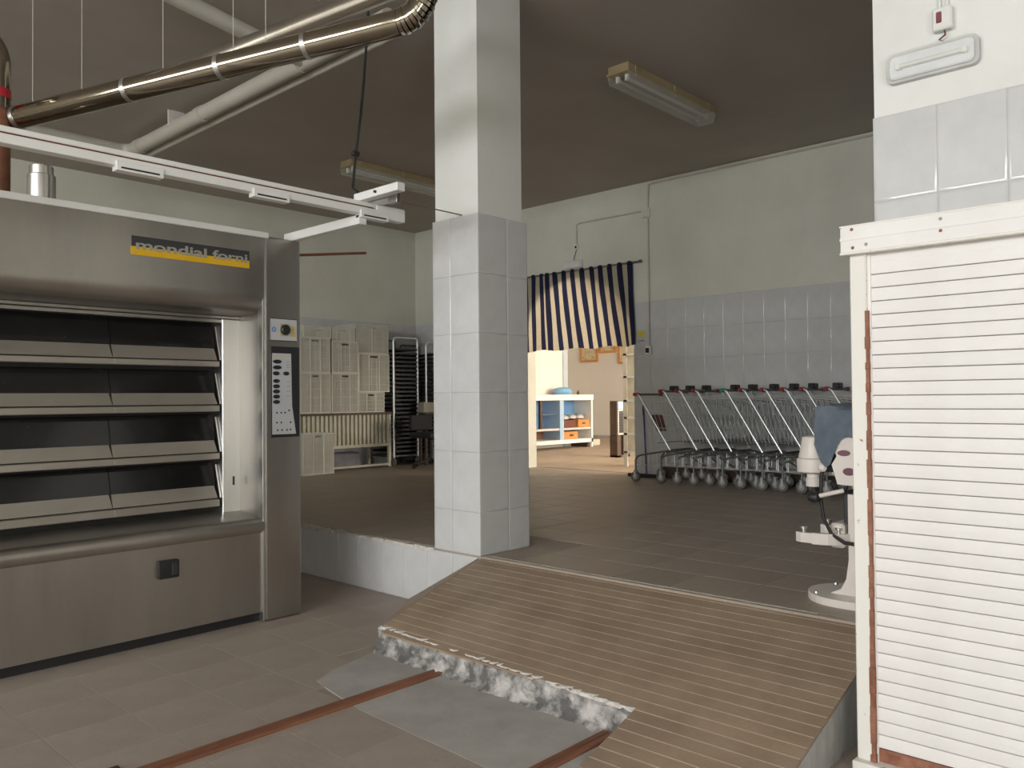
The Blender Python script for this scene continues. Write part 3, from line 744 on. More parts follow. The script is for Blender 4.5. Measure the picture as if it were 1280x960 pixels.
part('lead', G().path([(xp - .02, .93, 2.822), (xp - .03, .925, 2.80), (xp - .02, .95, 2.79), (xp - .02, .93, 2.775)], .004, 6), maroon, sb)
for yy in (.922, .95): part('riser', G().tube((xp - .008, yy, 2.915), (xp - .008, yy, ZC), .008, 8), white_paint, sb)

# ------------------------------------------------------------------ roller shutter cabinet
CXF = 3.05; SY1, SY0 = 1.118, -.36
rc = thing('shutter_cabinet', 'tall white roller shutter cabinet with rust chipped frame', 'cabinet', (3.3, .38, 0))
part('carcass', G().box(CXF + .05, 3.59, SY0, SY1 - .005, .02, 1.955), shut_w, rc, False)
hd = part('header', G().box(CXF - .055, CXF + .08, SY0 - .02, SY1 + .02, 1.868, 1.965, .006, 2), shut_w, rc)
part('header_rim', G().box(CXF - .058, CXF - .03, SY0 - .021, SY1 + .021, 1.862, 1.872, .002), shut_rust, hd)
part('header_fold', G().box(CXF - .058, CXF - .054, SY0 - .02, SY1 + .02, 1.914, 1.924), shut_w, hd, False)
part('header_top', G().box(CXF - .056, CXF + .05, SY0 - .021, SY1 + .021, 1.963, 1.968), shut_rust, hd, False)
for yy, zz in ((1.095, 1.952), (1.092, 1.885), (1.045, 1.892), (.80, 1.945), (.80, 1.905), (.55, 1.895), (.50, 1.95)):
    part('screw', G().lathe([(.006, 0), (.005, -.003)], (CXF - .055, yy, zz), 'x', 10), rust if random.random() < .6 else M('screw_grey', (.35, .33, .30), .5), hd)
for y0, y1 in ((SY1 - .058, SY1), (SY0, SY0 + .058)):
    part('stile', G().box(CXF - .02, CXF + .06, y0, y1, .035, 1.868, .004), shut_rust, rc)
g = G(); z = .035
while z < 1.62:
    dz = random.uniform(.02, .06); wj = random.uniform(.002, .008) + (.004 if z < .4 else 0)
    g.box(CXF - .0215, CXF + .05, SY1 - .062 - wj * .4, SY1 - .058 + wj, z, z + dz + .001); z += dz
part('rusty_guide', g, rust, rc, False)
part('guide', G().box(CXF - .004, CXF + .05, SY1 - .070, SY1 - .058, .035, 1.60), shut_w, rc, False)
part('guide', G().box(CXF - .006, CXF + .05, SY1 - .070, SY1 - .058, 1.60, 1.868), shut_w, rc, False)
SP = .0487; nsl = int((1.868 - .085) / SP)
w0, w1 = SY0 + .062, SY1 - .068
gs = G()
prof = [(.034, 0), (.005, .0), (.0015, .0015), (.0, .005), (-.0012, .024), (.0, .0435), (.0015, .0462), (.005, .0473), (.034, .0473)]
gs.prism([(p[0], p[1]) for p in prof], 'y', w0, w1)
slat_me = mesh_of('slat', gs, shut_w)
for k in range(nsl + 1): inst('slat', slat_me, (CXF - OFF[rc][0], 0 - OFF[rc][1], .085 + k * SP if .085 + k * SP < 1.83 else 1.83), rc)
part('slat_backing', G().box(CXF + .02, CXF + .05, w0, w1, .06, 1.868), shut_w, rc, False)
part('bottom_rail', G().box(CXF + .004, CXF + .05, SY0, SY1 - .058, .035, .082), rust, rc, False)
part('plinth', G().box(CXF - .05, 3.58, SY0, SY1 + .008, .0, .035, .003), shut_rust, rc)

# ------------------------------------------------------------------ planetary mixer with cloth
MX = 3.97
mx = thing('planetary_mixer', 'cream enamelled planetary dough mixer standing on the raised floor', 'mixer', (MX, 1.38, ZU))
bp_ = [(MX + .20 * math.cos(a), 1.47 + .205 * math.sin(a)) for a in [PI * i / 16 for i in range(17)]] + [(MX - .2, 1.02), (MX + .2, 1.02)]
g = G(); g.prism(bp_, 'z', ZU, ZU + .035)
part('base_plate', g, mixer_m, mx, False)
for dx in (-.12, .12): part('base_bolt', G().lathe([(.012, 0), (.010, .008)], (MX + dx, 1.60, ZU + .035), 'z', 10), steel_l, mx)
colp = [(1.55, ZU + .035), (1.50, ZU + .06), (1.475, ZU + .11), (1.462, ZU + .20), (1.462, .885), (1.30, .885), (1.28, .60), (1.16, ZU + .08), (1.08, ZU + .035)]
part('pedestal', G().prism(colp, 'x', MX - .075, MX + .075), mixer_m, mx, False)
part('slide_guide', G().box(MX - .05, MX + .05, 1.462, 1.492, .70, .90, .004), black, mx)
yk = thing  # alias guard
arm_o = []
g = G()
g.box(MX - .09, MX + .09, 1.475, 1.545, .63, .745, .01)
R_, cy_ = .13, 1.60
ring_o = [(MX + (R_ + .035) * math.cos(a), cy_ + (R_ + .035) * math.sin(a)) for a in [PI * (1.03 + .94 * i / 14) for i in range(15)]]
ring_i = [(MX + R_ * math.cos(a), cy_ + R_ * math.sin(a)) for a in [PI * (1.97 - .94 * i / 14) for i in range(15)]]
lft = [(MX - R_ - .035, 1.755), (MX - R_ - .02, 1.775), (MX - R_, 1.755)]
rgt = [(MX + R_, 1.755), (MX + R_ + .02, 1.775), (MX + R_ + .035, 1.755)]
poly = lft[:3]  # walk round the fork
fork = [(MX - R_ - .035, 1.75), (MX - R_ - .02, 1.775), (MX - R_, 1.75)] + list(reversed(ring_i)) + [(MX + R_, 1.75), (MX + R_ + .02, 1.775), (MX + R_ + .035, 1.75)] + list(reversed(ring_o))
for i in range(14):  # build the fork from convex segments
    a0, a1 = PI * (1.0 + i / 14), PI * (1.0 + (i + 1) / 14)
    q = [(MX + r * math.cos(a), cy_ + r * math.sin(a)) for r, a in ((R_, a0), (R_ + .035, a0), (R_ + .035, a1), (R_, a1))]
    g.prism(q, 'z', .648, .70)
for s_ in (-1, 1):
    g.prism([(MX + s_ * R_, cy_), (MX + s_ * (R_ + .035), cy_), (MX + s_ * (R_ + .035), 1.655), (MX + s_ * (R_ + .017), 1.685), (MX + s_ * R_, 1.655)], 'z', .652, .698)
yoke = part('bowl_yoke', g, mixer_m, mx, False)
for px_, py_ in ((MX - R_ - .017, 1.645), (MX - .09, 1.50), (MX + R_ + .017, 1.645)):
    part('yoke_bolt', G().lathe([(.011, .698), (.011, .715), (.018, .716), (.018, .726)], (px_, py_, 0), 'z', 10), steel_l, yoke)
part('head', G().prism([(1.56, 1.292), (1.56, 1.10), (1.50, 1.075), (1.475, .93), (1.20, .93), (1.06, 1.02), (1.06, 1.292)], 'x', MX - .11, MX + .11), mixer_m, mx, False)
hd2 = part('head_flank', G().prism([(1.45, 1.11), (1.50, 1.03), (1.475, .94), (1.30, .93), (1.22, 1.05), (1.30, 1.14)], 'x', MX - .165, MX - .108), mixer_m, mx, False)
part('badge', G().prism([(1.462 - .02 + .03 * math.cos(2 * PI * k / 14), 1.085 + .014 * math.sin(2 * PI * k / 14)) for k in range(14)], 'x', MX - .168, MX - .164), maroon, hd2, False)
part('badge', G().prism([(1.42 + .028 * math.cos(2 * PI * k / 14), 1.0 + .018 * math.sin(2 * PI * k / 14)) for k in range(14)], 'x', MX - .168, MX - .164), maroon, hd2, False)
PY = 1.655
part('planetary_upper', G().lathe([(.070, 1.045), (.064, 1.075), (.053, 1.14), (.049, 1.149), (.02, 1.156)], (MX, PY, 0), 'z', 24), mixer_m, mx)
part('planetary_ring', G().lathe([(.066, .972), (.077, .978), (.079, 1.035), (.074, 1.043), (.05, 1.046)], (MX, PY, 0), 'z', 24), mixer_m, mx)
part('ring_seam', G().lathe([(.0665, 1.042), (.0665, 1.047)], (MX, PY, 0), 'z', 24), dark, mx)
part('tool_socket', G().lathe([(.036, .905), (.037, .908), (.037, .945), (.032, .948), (.032, .972)], (MX, PY, 0), 'z', 18), mixer_m, mx)
part('tool_shaft', G().lathe([(.012, .84), (.03, .85), (.03, .872), (.012, .88), (.011, .905)], (MX, PY, 0), 'z', 14), dark, mx)
part('gear_box', G().box(MX - .07, MX + .07, 1.475, 1.585, .985, 1.10, .012), dark, mx)
part('round_knob', G().lathe([(.018, 0), (.022, -.012), (.012, -.022)], (MX - .10, 1.565, 1.01), 'x', 12), mixer_m, mx)
lv = part('lever', G().tube((MX - .10, 1.47, .905), (MX - .13, 1.575, .875), .011, 10), mixer_m, mx)
part('lever_knob', G().lathe([(.006, -.03), (.022, -.022), (.027, 0), (.02, .022), (.006, .028)], (MX - .135, 1.60, .868), 'y', 14), black, lv)
part('power_cable', G().path([(MX - .06, 1.57, 1.05), (MX - .08, 1.585, .96), (MX - .10, 1.58, .85), (MX - .12, 1.56, .77), (MX - .13, 1.52, .70), (MX - .13, 1.46, .665), (MX - .12, 1.38, .66)], .009, 8), cable_m, mx)
def cl(u, v):
    # draped over the head: u runs along the machine, v across from one hem over the top to the other
    yy = 1.02 + u * .572
    hem = .086 + .15 * math.exp(-((yy - 1.54) / .042) ** 2) + .004 * math.sin(yy * 60)
    t = (v - .5) * 2; a = abs(t); sg = 1 if t > 0 else -1
    ripple = .010 * math.sin(yy * 38 + sg * 2) + .006 * math.sin(yy * 85)
    if a < .42:
        return (MX + t / .42 * .118, yy, 1.296 + .014 * math.cos(t * 3.5) + .006 * math.sin(yy * 31 + t * 6))
    k = (a - .42) / .58
    fold = .008 * math.sin(k * 9 + yy * 14)
    return (MX + sg * (.122 + .012 * k + ripple * k + fold * .6), yy, 1.292 - k * (hem + .05))
single('blue_cloth', G().grid(cl, 34, 26, .004), cloth_b, 'faded blue cloth draped over the mixer head', 'cloth')

# ------------------------------------------------------------------ striped curtain
ct = [7.559, 7.48, 7.399, 7.339, 7.305, 7.232, 7.18, 7.095, 7.017, 6.934, 6.858, 6.786, 6.702, 6.625, 6.543, 6.47, 6.399, 6.322, 6.245, 6.17, 6.092, 6.016, 5.942, 5.859]
cb_ = [7.535, 7.467, 7.375, 7.299, 7.270, 7.17, 7.063, 6.973, 6.891, 6.809, 6.728, 6.636, 6.556, 6.481, 6.403, 6.33, 6.25, 6.172, 6.098, 6.024, 5.959, 5.918, 5.881, 5.817]
ct = [7.80, 7.72, 7.64] + ct; cb_ = [7.76, 7.69, 7.61] + cb_
for L_, kk in ((ct, .02), (cb_, .05)):        # navy stripes a little narrower than the cream ones
    for i in range(3, len(L_) - 1, 2):
        w_ = L_[i] - L_[i + 1]; L_[i] -= w_ * kk; L_[i + 1] += w_ * kk
g = G(); NV = 12
def cpt(i, f, v):
    yt = ct[i] + (ct[i + 1] - ct[i]) * f if f else ct[i]; yb = cb_[i] + (cb_[i + 1] - cb_[i]) * f if f else cb_[i]
    wob = .012 * math.sin(v * 5 + i * 1.7) * v * (1 - v) * 2
    yy = yt + (yb - yt) * v ** 1.2 + wob
    zz = 3.045 - v * (1.035 + .012 * math.sin(i * .9))
    ph = i + f
    xx = 8.562 + .006 * math.cos(PI * ph) * (1 - .4 * v) + .009 * math.sin(ph * .8 + v * 2)
    return (xx, yy, zz)
cols = []
for i in range(len(ct) - 1):
    for f in (0, .5): cols.append((i, f))
cols.append((len(ct) - 1, 0))
V = [[g.bm.verts.new(cpt(i, f, k / NV)) for k in range(NV + 1)] for i, f in cols]
for a in range(len(cols) - 1):
    for k in range(NV):
        F = g.bm.faces.new((V[a][k], V[a + 1][k], V[a + 1][k + 1], V[a][k + 1])); F.material_index = 0 if (cols[a][0] % 2 == 0) else 1
cu = thing('striped_curtain', 'navy and cream striped curtain hanging in the arched doorway', 'curtain', (8.505, 6.8, 2.0))
me = g.mesh('cloth', OFF[cu]); me.materials.append(curt_c); me.materials.append(curt_n)
for p in me.polygons: p.material_index = p.material_index
smoothed(me, 80)
o = bpy.data.objects.new('cloth', me); COL.objects.link(o); o.parent = cu
for i in range(3, len(ct) - 1, 2):
    ym = (ct[i] + ct[i + 1]) / 2
    part('tab', G().box(8.540, 8.584, ym - .028, ym + .028, 3.035, 3.082, .01), curt_n, cu)
rod = thing('curtain_rod', 'slim steel curtain rod above the arched doorway', 'rod', (8.505, 6.75, 3.05))
part('rod', G().tube((8.562, 5.72, 3.062), (8.562, 7.85, 3.062), .009, 10), dull_cart, rod)
part('lower_wire', G().tube((8.587, 5.74, 3.050), (8.587, 7.85, 3.050), .004, 8), dull_cart, rod)
for yy in (5.74, 7.83): part('bracket', G().box(8.55, XW - .001, yy - .012, yy + .012, 3.045, 3.08, .003), dull_cart, rod)

# ------------------------------------------------------------------ shopping carts, nested along the tiled wall
def build_cart(label, first=False, cap=red_pl):
    t = thing('shopping_cart', label, 'shopping cart', (0, 0, 0), 'shopping carts nested along the tiled wall')
    HW = .275
    def wx(y): return HW + .143 * min(y, 0)           # the chassis narrows forward, so one cart slides into the next
    for s_ in (-1, 1):
        part('upright', G().path([(s_ * HW, .0, 1.045), (s_ * HW, -.03, 1.03), (s_ * wx(-.40), -.40, .39)], .0105, 8), chr_cart, t)
        part('chassis_rail', G().path([(s_ * wx(y), y, z) for y, z in ((.03, .13), (.03, .26), (.0, .305), (-.06, .325), (-.40, .385), (-.62, .34), (-.80, .22), (-.855, .13))], .011, 8), dull_cart, t)
        g = G(); g.path([(s_ * wx(y), y, .205) for y in (.03, -.02, -.40, -.775)], .0045, 6)
        for k in range(7):
            y = -.03 - k * .105; zt_ = .325 + .06 * min(1, max(0, (-y - .06) / .34)) if y > -.40 else .385 - .045 * (-y - .40) / .22 if y > -.62 else .34 - .12 * (-y - .62) / .18
            g.tube((s_ * wx(y), y, .205), (s_ * wx(y), y, zt_), .0036, 5)
        part('lower_rail', g, chr_cart, t)
    part('chassis_cross', G().tube((-wx(-.40), -.40, .39), (wx(-.40), -.40, .39), .010, 8), dull_cart, t)
    # basket
    bt = lambda s_, f: (s_ * (.262 + (.180 - .262) * f), -.04 - .90 * f, .985 - .10 * f)
    bb = lambda s_, f: (s_ * (.225 + (.165 - .225) * f), -.24 - .58 * f, .47 + .05 * f)
    def lerp(a, b, q): return tuple(a[i] + (b[i] - a[i]) * q for i in range(3))
    g = G()
    for s_ in (-1, 1):
        for k in range(16):
            f = k / 15; g.tube(bt(s_, f), bb(s_, f), .0036, 5)
        for q in (.33, .66): g.path([lerp(bt(s_, f), bb(s_, f), q) for f in (0, .5, 1)], .0032, 5)
    for k in range(11):
        u = -1 + 2 * k / 10
        a, b = bb(-1, 0), bb(1, 0); c, d_ = bb(-1, 1), bb(1, 1)
        g.tube((a[0] * -u, a[1], a[2]), (c[0] * -u, c[1], c[2]), .0027, 5)
        e = bt(-1, 1); g.tube((e[0] * -u, e[1], e[2]), (c[0] * -u, c[1], c[2]), .0027, 5)
    for k in range(8):
        f = k / 7; g.tube(bb(-1, f), bb(1, f), .0027, 5)
    for q in (.33, .66): g.tube(lerp(bt(-1, 1), bb(-1, 1), q), lerp(bt(1, 1), bb(1, 1), q), .003, 5)
    ba = part('basket', g, chr_cart, t)
    part('rim', G().path([bt(-1, 0), bt(-1, 1), bt(1, 1), bt(1, 0)], .005, 8), chr_cart, ba)
    part('bottom_frame', G().path([bb(-1, 0), bb(-1, 1), bb(1, 1), bb(1, 0), bb(-1, 0)], .005, 6), dull_cart, ba)
    # hinged rear flap
    # rear flap: hanging down on the end cart, pushed up flat by the cart behind on all others
    g = G(); fl_t, fl_b = ((.235, -.055, .96), (.205, -.22, .50)) if first else ((.230, -.055, .972), (.205, -.52, .945))
    for k in range(11):
        u = -1 + 2 * k / 10; g.tube((u * fl_t[0], fl_t[1] - .02, fl_t[2]), (u * fl_b[0], fl_b[1] - .02, fl_b[2]), .0027, 5)
    for q in (0, .3, .6, 1):
        a = lerp(fl_t, fl_b, q); g.tube((-a[0], a[1] - .02, a[2]), (a[0], a[1] - .02, a[2]), .0035, 6)
    part('rear_flap', g, chr_cart, ba)
    hb = part('handle', G().tube((-.29, .015, 1.045), (.29, .015, 1.045), .014, 12), M('grey_handle', (.20, .19, .18), .5), t)
    for s_ in (-1, 1): part('end_cap', G().tube((s_ * .225, .015, 1.046), (s_ * .305, .02, 1.046), .021, 12), cap, hb)
    if not first:
        cl_ = part('coin_lock', G().box(-.055, .055, -.02, .05, 1.052, 1.108, .008), black, hb)
    else:
        part('advert_panel', G().hull([(-.19, -.145, .80), (.03, -.145, .80), (.03, -.205, .60), (-.19, -.205, .60), (-.19, -.139, .80), (.03, -.139, .80), (.03, -.199, .60), (-.19, -.199, .60)],
             [(0, 1, 2, 3), (4, 5, 6, 7), (0, 1, 5, 4), (1, 2, 6, 5), (2, 3, 7, 6), (3, 0, 4, 7)]), ad_red, ba, False, 'faded red advert panel')
    for x, y in ((-HW, .03), (HW, .03), (-wx(-.86), -.86), (wx(-.86), -.86)):
        wh = part('wheel', G().lathe([(.045, -.014), (.060, -.012), (.062, 0), (.060, .012), (.045, .014)], (x, y, .062), 'x', 18), rubber, t)
        part('hub', G().lathe([(.034, -.017), (.036, 0), (.034, .017)], (x, y, .062), 'x', 14), M('hub_grey', (.45, .42, .40), .5), wh)
        part('fork', G().box(x - .022, x - .017, y - .012, y + .014, .055, .14, .002).box(x + .017, x + .022, y - .012, y + .014, .055, .14, .002).box(x - .022, x + .022, y - .014, y + .016, .125, .14, .002), chr_cart, wh)
    return t
CXC = 8.215
cartA = build_cart('end cart of the nested row with red handle caps and red advert panel', True, brred)
cartA.location = (CXC - .008, 5.38, ZU); cartA.scale = (1, 1, .968)
cartB = build_cart('grey shopping cart with black coin lock nested inside the row')
CL = ['black coin lock cart directly next to the end cart with the advert panel', 'second black coin lock cart inward from the end cart with the advert panel', 'black coin lock cart just behind the green capped cart',
      'first black coin lock cart beyond the green capped one', 'second black coin lock cart beyond the green capped one', 'third black coin lock cart beyond the green capped one', 'fourth black coin lock cart beyond the green capped one', 'innermost shopping cart of the row, partly behind the blue cloth']
ys = [5.04, 4.83, 4.62, 4.06, 3.82, 3.60, 3.40, 3.15]
for i, y in enumerate(ys):
    o = cartB if i == 0 else copy_tree(cartB)
    o['label'] = CL[i]
    o.location = (CXC + .002 * math.sin(i * 2.1), y, ZU)
cartG = build_cart('nested shopping cart with green handle caps in the middle of the row', False, green_pl)
cartG.location = (CXC, 4.27, ZU)

# squeegee and low dark band
sq = thing('floor_squeegee', 'floor squeegee with purple handle leaning on the tiles beside the carts', 'squeegee', (8.42, 5.68, ZU))
part('handle', G().tube((8.40, 5.57, ZU + .04), (8.572, 5.72, 1.22), .011, 10), purple, sq)
part('grip', G().tube((8.559, 5.709, 1.13), (8.577, 5.725, 1.25), .014, 10), black, sq)
part('blade', G().box(8.385, 8.415, 5.42, 5.84, ZU, ZU + .045, .006), black, sq)
single('dark_band', G().box(8.538, 8.586, 2.6, 5.48, ZU, ZU + .13, .01), dkbrown, 'low dark brown bumper on the floor behind the cart wheels', 'band')  # plain dark brown box, low along the foot of the wall

# ------------------------------------------------------------------ crates, slatted bench, tray racks, office chair
def crate_mesh(w, dpt, h, nx, ny, base):
    t = thing('plastic_crate', '', 'crate', base, 'cream plastic crates by the left wall')
    x0, y0, z0 = base[0] - w / 2, base[1] - dpt / 2, base[2]; x1, y1, z1 = x0 + w, y0 + dpt, z0 + h; f = .014
    g = G()
    g.box(x0 + f, x1 - f, y1 - .010, y1 - .006, z0 + f, z1 - f)
    hx0, hx1, hz0, hz1 = x0 + w * .40, x0 + w * .60, z1 - .055, z1 - .032      # hand hole, open into the crate
    g.box(x1 - .010, x1 - .006, y0 + f, y1 - f, z0 + f, z1 - f)
    def bars(p0, p1, put):                       # open lattice: bars with real gaps between them
        n_ = int((p1 - p0) / .0135)
        for k in range(n_):
            c = p0 + (k + .5) * (p1 - p0) / n_; put(c - .0042, c + .0042)
    def front(a0, a1):
        if hx0 < a1 and a0 < hx1: g.box(a0, a1, y0 + .006, y0 + .009, z0 + f, hz0); g.box(a0, a1, y0 + .006, y0 + .009, hz1, z1 - f)
        else: g.box(a0, a1, y0 + .006, y0 + .009, z0 + f, z1 - f)
    bars(x0 + f, x1 - f, front)
    bars(y0 + f, y1 - f, lambda a0, a1: g.box(x0 + .006, x0 + .009, a0, a1, z0 + f, z1 - f))
    part('lattice_panel', g, crate_p, t, False)
    part('floor_panel', G().box(x0 + .006, x1 - .006, y0 + .006, y1 - .006, z0, z0 + .012), crate_p, t, False)
    g = G()
    for xx in (x0, x1 - f):
        for yy in (y0, y1 - f): g.box(xx, xx + f, yy, yy + f, z0, z1)
    for zz in (z0, z1 - f):
        g.box(x0, x1, y0 - .003, y0 + f, zz, zz + f); g.box(x0, x1, y1 - f, y1 + .003, zz, zz + f); g.box(x0 - .003, x0 + f, y0, y1, zz, zz + f); g.box(x1 - f, x1 + .003, y0, y1, zz, zz + f)
    part('frame', g, crate_m, t, False)
    for k in range(1, nx):
        xx = x0 + w * k / nx; part('rib', G().box(xx - .008, xx + .008, y0, y0 + .012, z0 + f, z1 - f if abs(k / nx - .5) > .12 else hz0), crate_m, t, False)
    for k in range(1, ny):
        yy = y0 + dpt * k / ny; part('rib', G().box(x0, x0 + .012, yy - .008, yy + .008, z0 + f, z1 - f), crate_m, t, False)
    g = G()
    for q in (.2, .4, .6, .8): g.box(x0 + f, x1 - f, y0 + .004, y0 + .008, z0 + h * q - .002, z0 + h * q + .002); g.box(x0 + .004, x0 + .008, y0 + f, y1 - f, z0 + h * q - .002, z0 + h * q + .002)
    nn = 12
    for k in range(1, nn): xx = x0 + w * k / nn; g.box(xx - .0015, xx + .0015, y0 + .004, y0 + .008, z0 + f, z1 - f if abs(k / nn - .5) > .105 else hz0)
    part('lattice', g, crate_m, t, False)
    return t
def crate(label, x0, x1, y0, y1, z0, z1, nx=3, ny=4):
    t = crate_mesh(x1 - x0, y1 - y0, z1 - z0, nx, ny, ((x0 + x1) / 2, (y0 + y1) / 2, z0)); t['label'] = label; return t
ZT = 1.172
crate('cream lattice crate standing on the slatted bench beside the small open crate', 6.53, 6.985, 9.45, 10.0, ZT, ZT + .555)
crate('upper cream lattice crate of the taller left pile on the bench', 6.54, 6.985, 9.45, 10.0, ZT + .558, ZT + 1.00)
crate('cream lattice crate on the bench partly hidden by the oven', 6.02, 6.50, 9.43, 9.98, ZT, ZT + .55)
crate('cream lattice crate atop another just beside the oven edge', 6.03, 6.50, 9.44, 9.98, ZT + .553, ZT + 1.03)
crate('small white crate at the foot of the right hand pile on the bench', 7.02, 7.50, 9.52, 9.98, ZT, ZT + .29)
crate('square cream crate in the middle of the right hand pile', 7.02, 7.58, 9.50, 10.0, ZT + .293, ZT + .845)
crate('cream crate with wide bars topping the right hand pile', 6.99, 7.58, 9.52, 10.0, ZT + .848, ZT + 1.27, 2)
crate('shallow white crate lying on top of the taller left pile', 6.12, 6.56, 9.50, 9.98, ZT + 1.033, ZT + 1.19, 2)
crate('shallow cream crate with open bars beside the topmost crates', 6.58, 6.96, 9.5, 9.95, ZT + 1.003, ZT + 1.2, 5)
crate('cream lattice crate standing on the floor before the slatted bench', 5.88, 6.36, 9.16, 9.43, ZU, ZU + .545)
bn = thing('slatted_bench', 'cream slatted bench carrying the stacked crates', 'bench', (6.9, 9.75, ZU))
part('top_board', G().box(6.0, 7.585, 9.46, 10.02, 1.14, 1.172), dkbrown, bn, False)
for k in range(22):
    xx = 6.03 + k * .071; part('slat', G().box(xx, xx + .038, 9.49, 9.51, .715, 1.14), cream_wood, bn, False)
part('back_panel', G().box(6.02, 7.62, 9.53, 9.54, .70, 1.14), cream_wood, bn, False)
part('middle_rail', G().box(6.0, 7.585, 9.475, 9.52, .675, .72), cream_wood, bn, False); part('bottom_rail', G().box(6.0, 7.585, 9.475, 9.52, ZU + .02, ZU + .05), cream_wood, bn, False)
for xx in (6.0, 7.54):
    for yy in (9.475, 9.97): part('post', G().box(xx, xx + .045, yy, yy + .04, ZU, 1.14), cream_wood, bn, False)
part('end_rail', G().box(7.545, 7.58, 9.51, 9.98, .675, .72), cream_wood, bn, False)
single('folded_sheet', G().box(6.7, 7.2, 9.70, 9.94, ZU + .0, ZU + .22, .02), M('grey_sheet', (.30, .29, .31), .8, var=.2), 'grey bundle stored under the slatted bench', 'bundle')

def rack(x0, x1, y0, y1, label, n=25, zt=2.27):
    t = thing('tray_rack', label, 'rack', ((x0 + x1) / 2, (y0 + y1) / 2, ZU), 'steel tray racks in the corner')
    for s_, yy in ((0, y0), (1, y1)):
        pts = [(x0, yy, ZU + .12), (x0, yy, zt - .05)] + [tuple(p) for p in arc3((x0 + .05, yy, zt - .05), (-1, 0, 0), (0, 0, 1), .05, 5)] + [tuple(p) for p in reversed(arc3((x1 - .05, yy, zt - .05), (1, 0, 0), (0, 0, 1), .05, 5))] + [(x1, yy, ZU + .12)]
        part('end_frame', G().path(pts, .016, 10), dull_cart if s_ else chr_cart, t)
        part('foot_bar', G().tube((x0, yy, ZU + .14), (x1, yy, ZU + .14), .014, 8), dull_cart, t)
    for xx in (x0, x1):
        part('side_bar', G().tube((xx, y0, ZU + .14), (xx, y1, ZU + .14), .014, 8), dull_cart, t)
        for yy in (y0, y1): part('caster', G().lathe([(.05, -.012), (.06, 0), (.05, .012)], (xx, yy, ZU + .061), 'x', 14), rubber, t)
    tm = G(); tm.box(x0 + .02, x1 - .02, y0 - .02, y1 + .02, 0, .008); tm.box(x0 + .02, x1 - .02, y0 - .02, y0 - .014, 0, .028); tm.box(x0 + .02, x1 - .02, y1 + .014, y1 + .02, 0, .028)
    me = mesh_of('tray', tm, tray_m, False)
    L = OFF[t]
    for k in range(n):
        z = ZU + .20 + k * (zt - ZU - .32) / n
        o = inst('tray', me, (-L[0], -L[1], z - L[2]), t)
    return t
rack(7.615, 8.075, 9.45, 9.98, 'tall steel tray rack full of dark trays beside the crates')
rack(8.17, 8.53, 9.36, 9.96, 'second tray rack standing in the corner beside the fuller rack', zt=2.21)
single('beige_carton', G().box(7.98, 8.44, 9.20, 9.33, 1.155, 1.31, .006), beige_box, 'flat beige carton propped before the corner tray rack', 'carton')
sp = bpy.data.objects  # support shelf for the carton
single('side_stool', G().box(7.99, 8.43, 9.17, 9.335, 1.12, 1.155, .004).box(8.0, 8.03, 9.18, 9.21, ZU, 1.12).box(8.39, 8.42, 9.18, 9.21, ZU, 1.12).box(8.0, 8.03, 9.30, 9.33, ZU, 1.12).box(8.39, 8.42, 9.30, 9.33, ZU, 1.12), dkbrown, 'narrow dark stand holding the beige carton before the tray racks', 'stand', smooth=False)
ccx, ccy = 7.74, 8.76
oc = thing('office_chair', 'black swivel office chair near the tray racks, half behind the column', 'chair', (ccx, ccy, ZU))
for k in range(5):
    a = 2 * PI * k / 5 + .45; ex, ey = ccx + .29 * math.cos(a), ccy + .29 * math.sin(a)
    l_ = part('base_arm', G().tube((ccx, ccy, ZU + .12), (ex, ey, ZU + .07), .022, 8, .014), black, oc)
    part('caster', G().lathe([(.02, -.02), (.028, 0), (.02, .02)], (ex, ey, ZU + .0285), 'x', 12), black, l_)
part('gas_column', G().lathe([(.035, ZU + .1), (.035, ZU + .25), (.022, ZU + .25), (.022, ZU + .43)], (ccx, ccy, 0), 'z', 14), black, oc)
part('seat', G().box(ccx - .23, ccx + .23, ccy - .23, ccy + .23, ZU + .43, ZU + .51, .03, 3), chair_m, oc)
part('back_bar', G().path([(ccx, ccy + .1, ZU + .44), (ccx, ccy + .27, ZU + .46), (ccx, ccy + .29, ZU + .55), (ccx, ccy + .25, ZU + .66)], .02, 8), black, oc)
part('backrest', G().box(ccx - .21, ccx + .21, ccy + .20, ccy + .255, ZU + .53, ZU + .755, .025, 3), chair_m, oc)

# ------------------------------------------------------------------ the shop beyond the arch
sf = thing('shelf_unit', 'long white shelf unit with blue inside standing in the bright shop', 'shelf', (11.85, 10.17, ZU))
sx0, sx1, sy0, sy1 = 10.6, 13.10, 9.95, 10.42
part('top_board', G().box(sx0, sx1 + .02, sy0 - .01, sy1, 1.31, 1.42, .004), white_paint, sf)
part('base_board', G().box(sx0, sx1, sy0, sy1, ZU + .10, ZU + .175), white_paint, sf)
for xx in (sx0, sx1 - .05):
    part('side_panel', G().box(xx, xx + .05, sy0, sy1, ZU, 1.31), white_paint, sf)
part('divider', G().box(12.07, 12.19, sy0 + .005, sy1 - .02, ZU + .175, 1.31), pale_blue, sf); part('divider', G().box(11.28, 11.33, sy0 + .005, sy1 - .02, ZU + .175, 1.31), pale_blue, sf)
part('back_panel', G().box(sx0, sx1, sy1 - .02, sy1, ZU + .175, 1.31), blue_pt, sf)
part('shelf_board', G().box(sx0 + .05, sx1 - .05, sy0 + .02, sy1 - .02, .735, .775), M('shelf_grey_white', (.58, .56, .54), .6), sf)
part('lower_back', G().box(sx0 + .05, sx1 - .05, sy1 - .03, sy1 - .02, ZU + .18, .735), M('brown_board', (.20, .09, .05), .6, var=.2), sf)
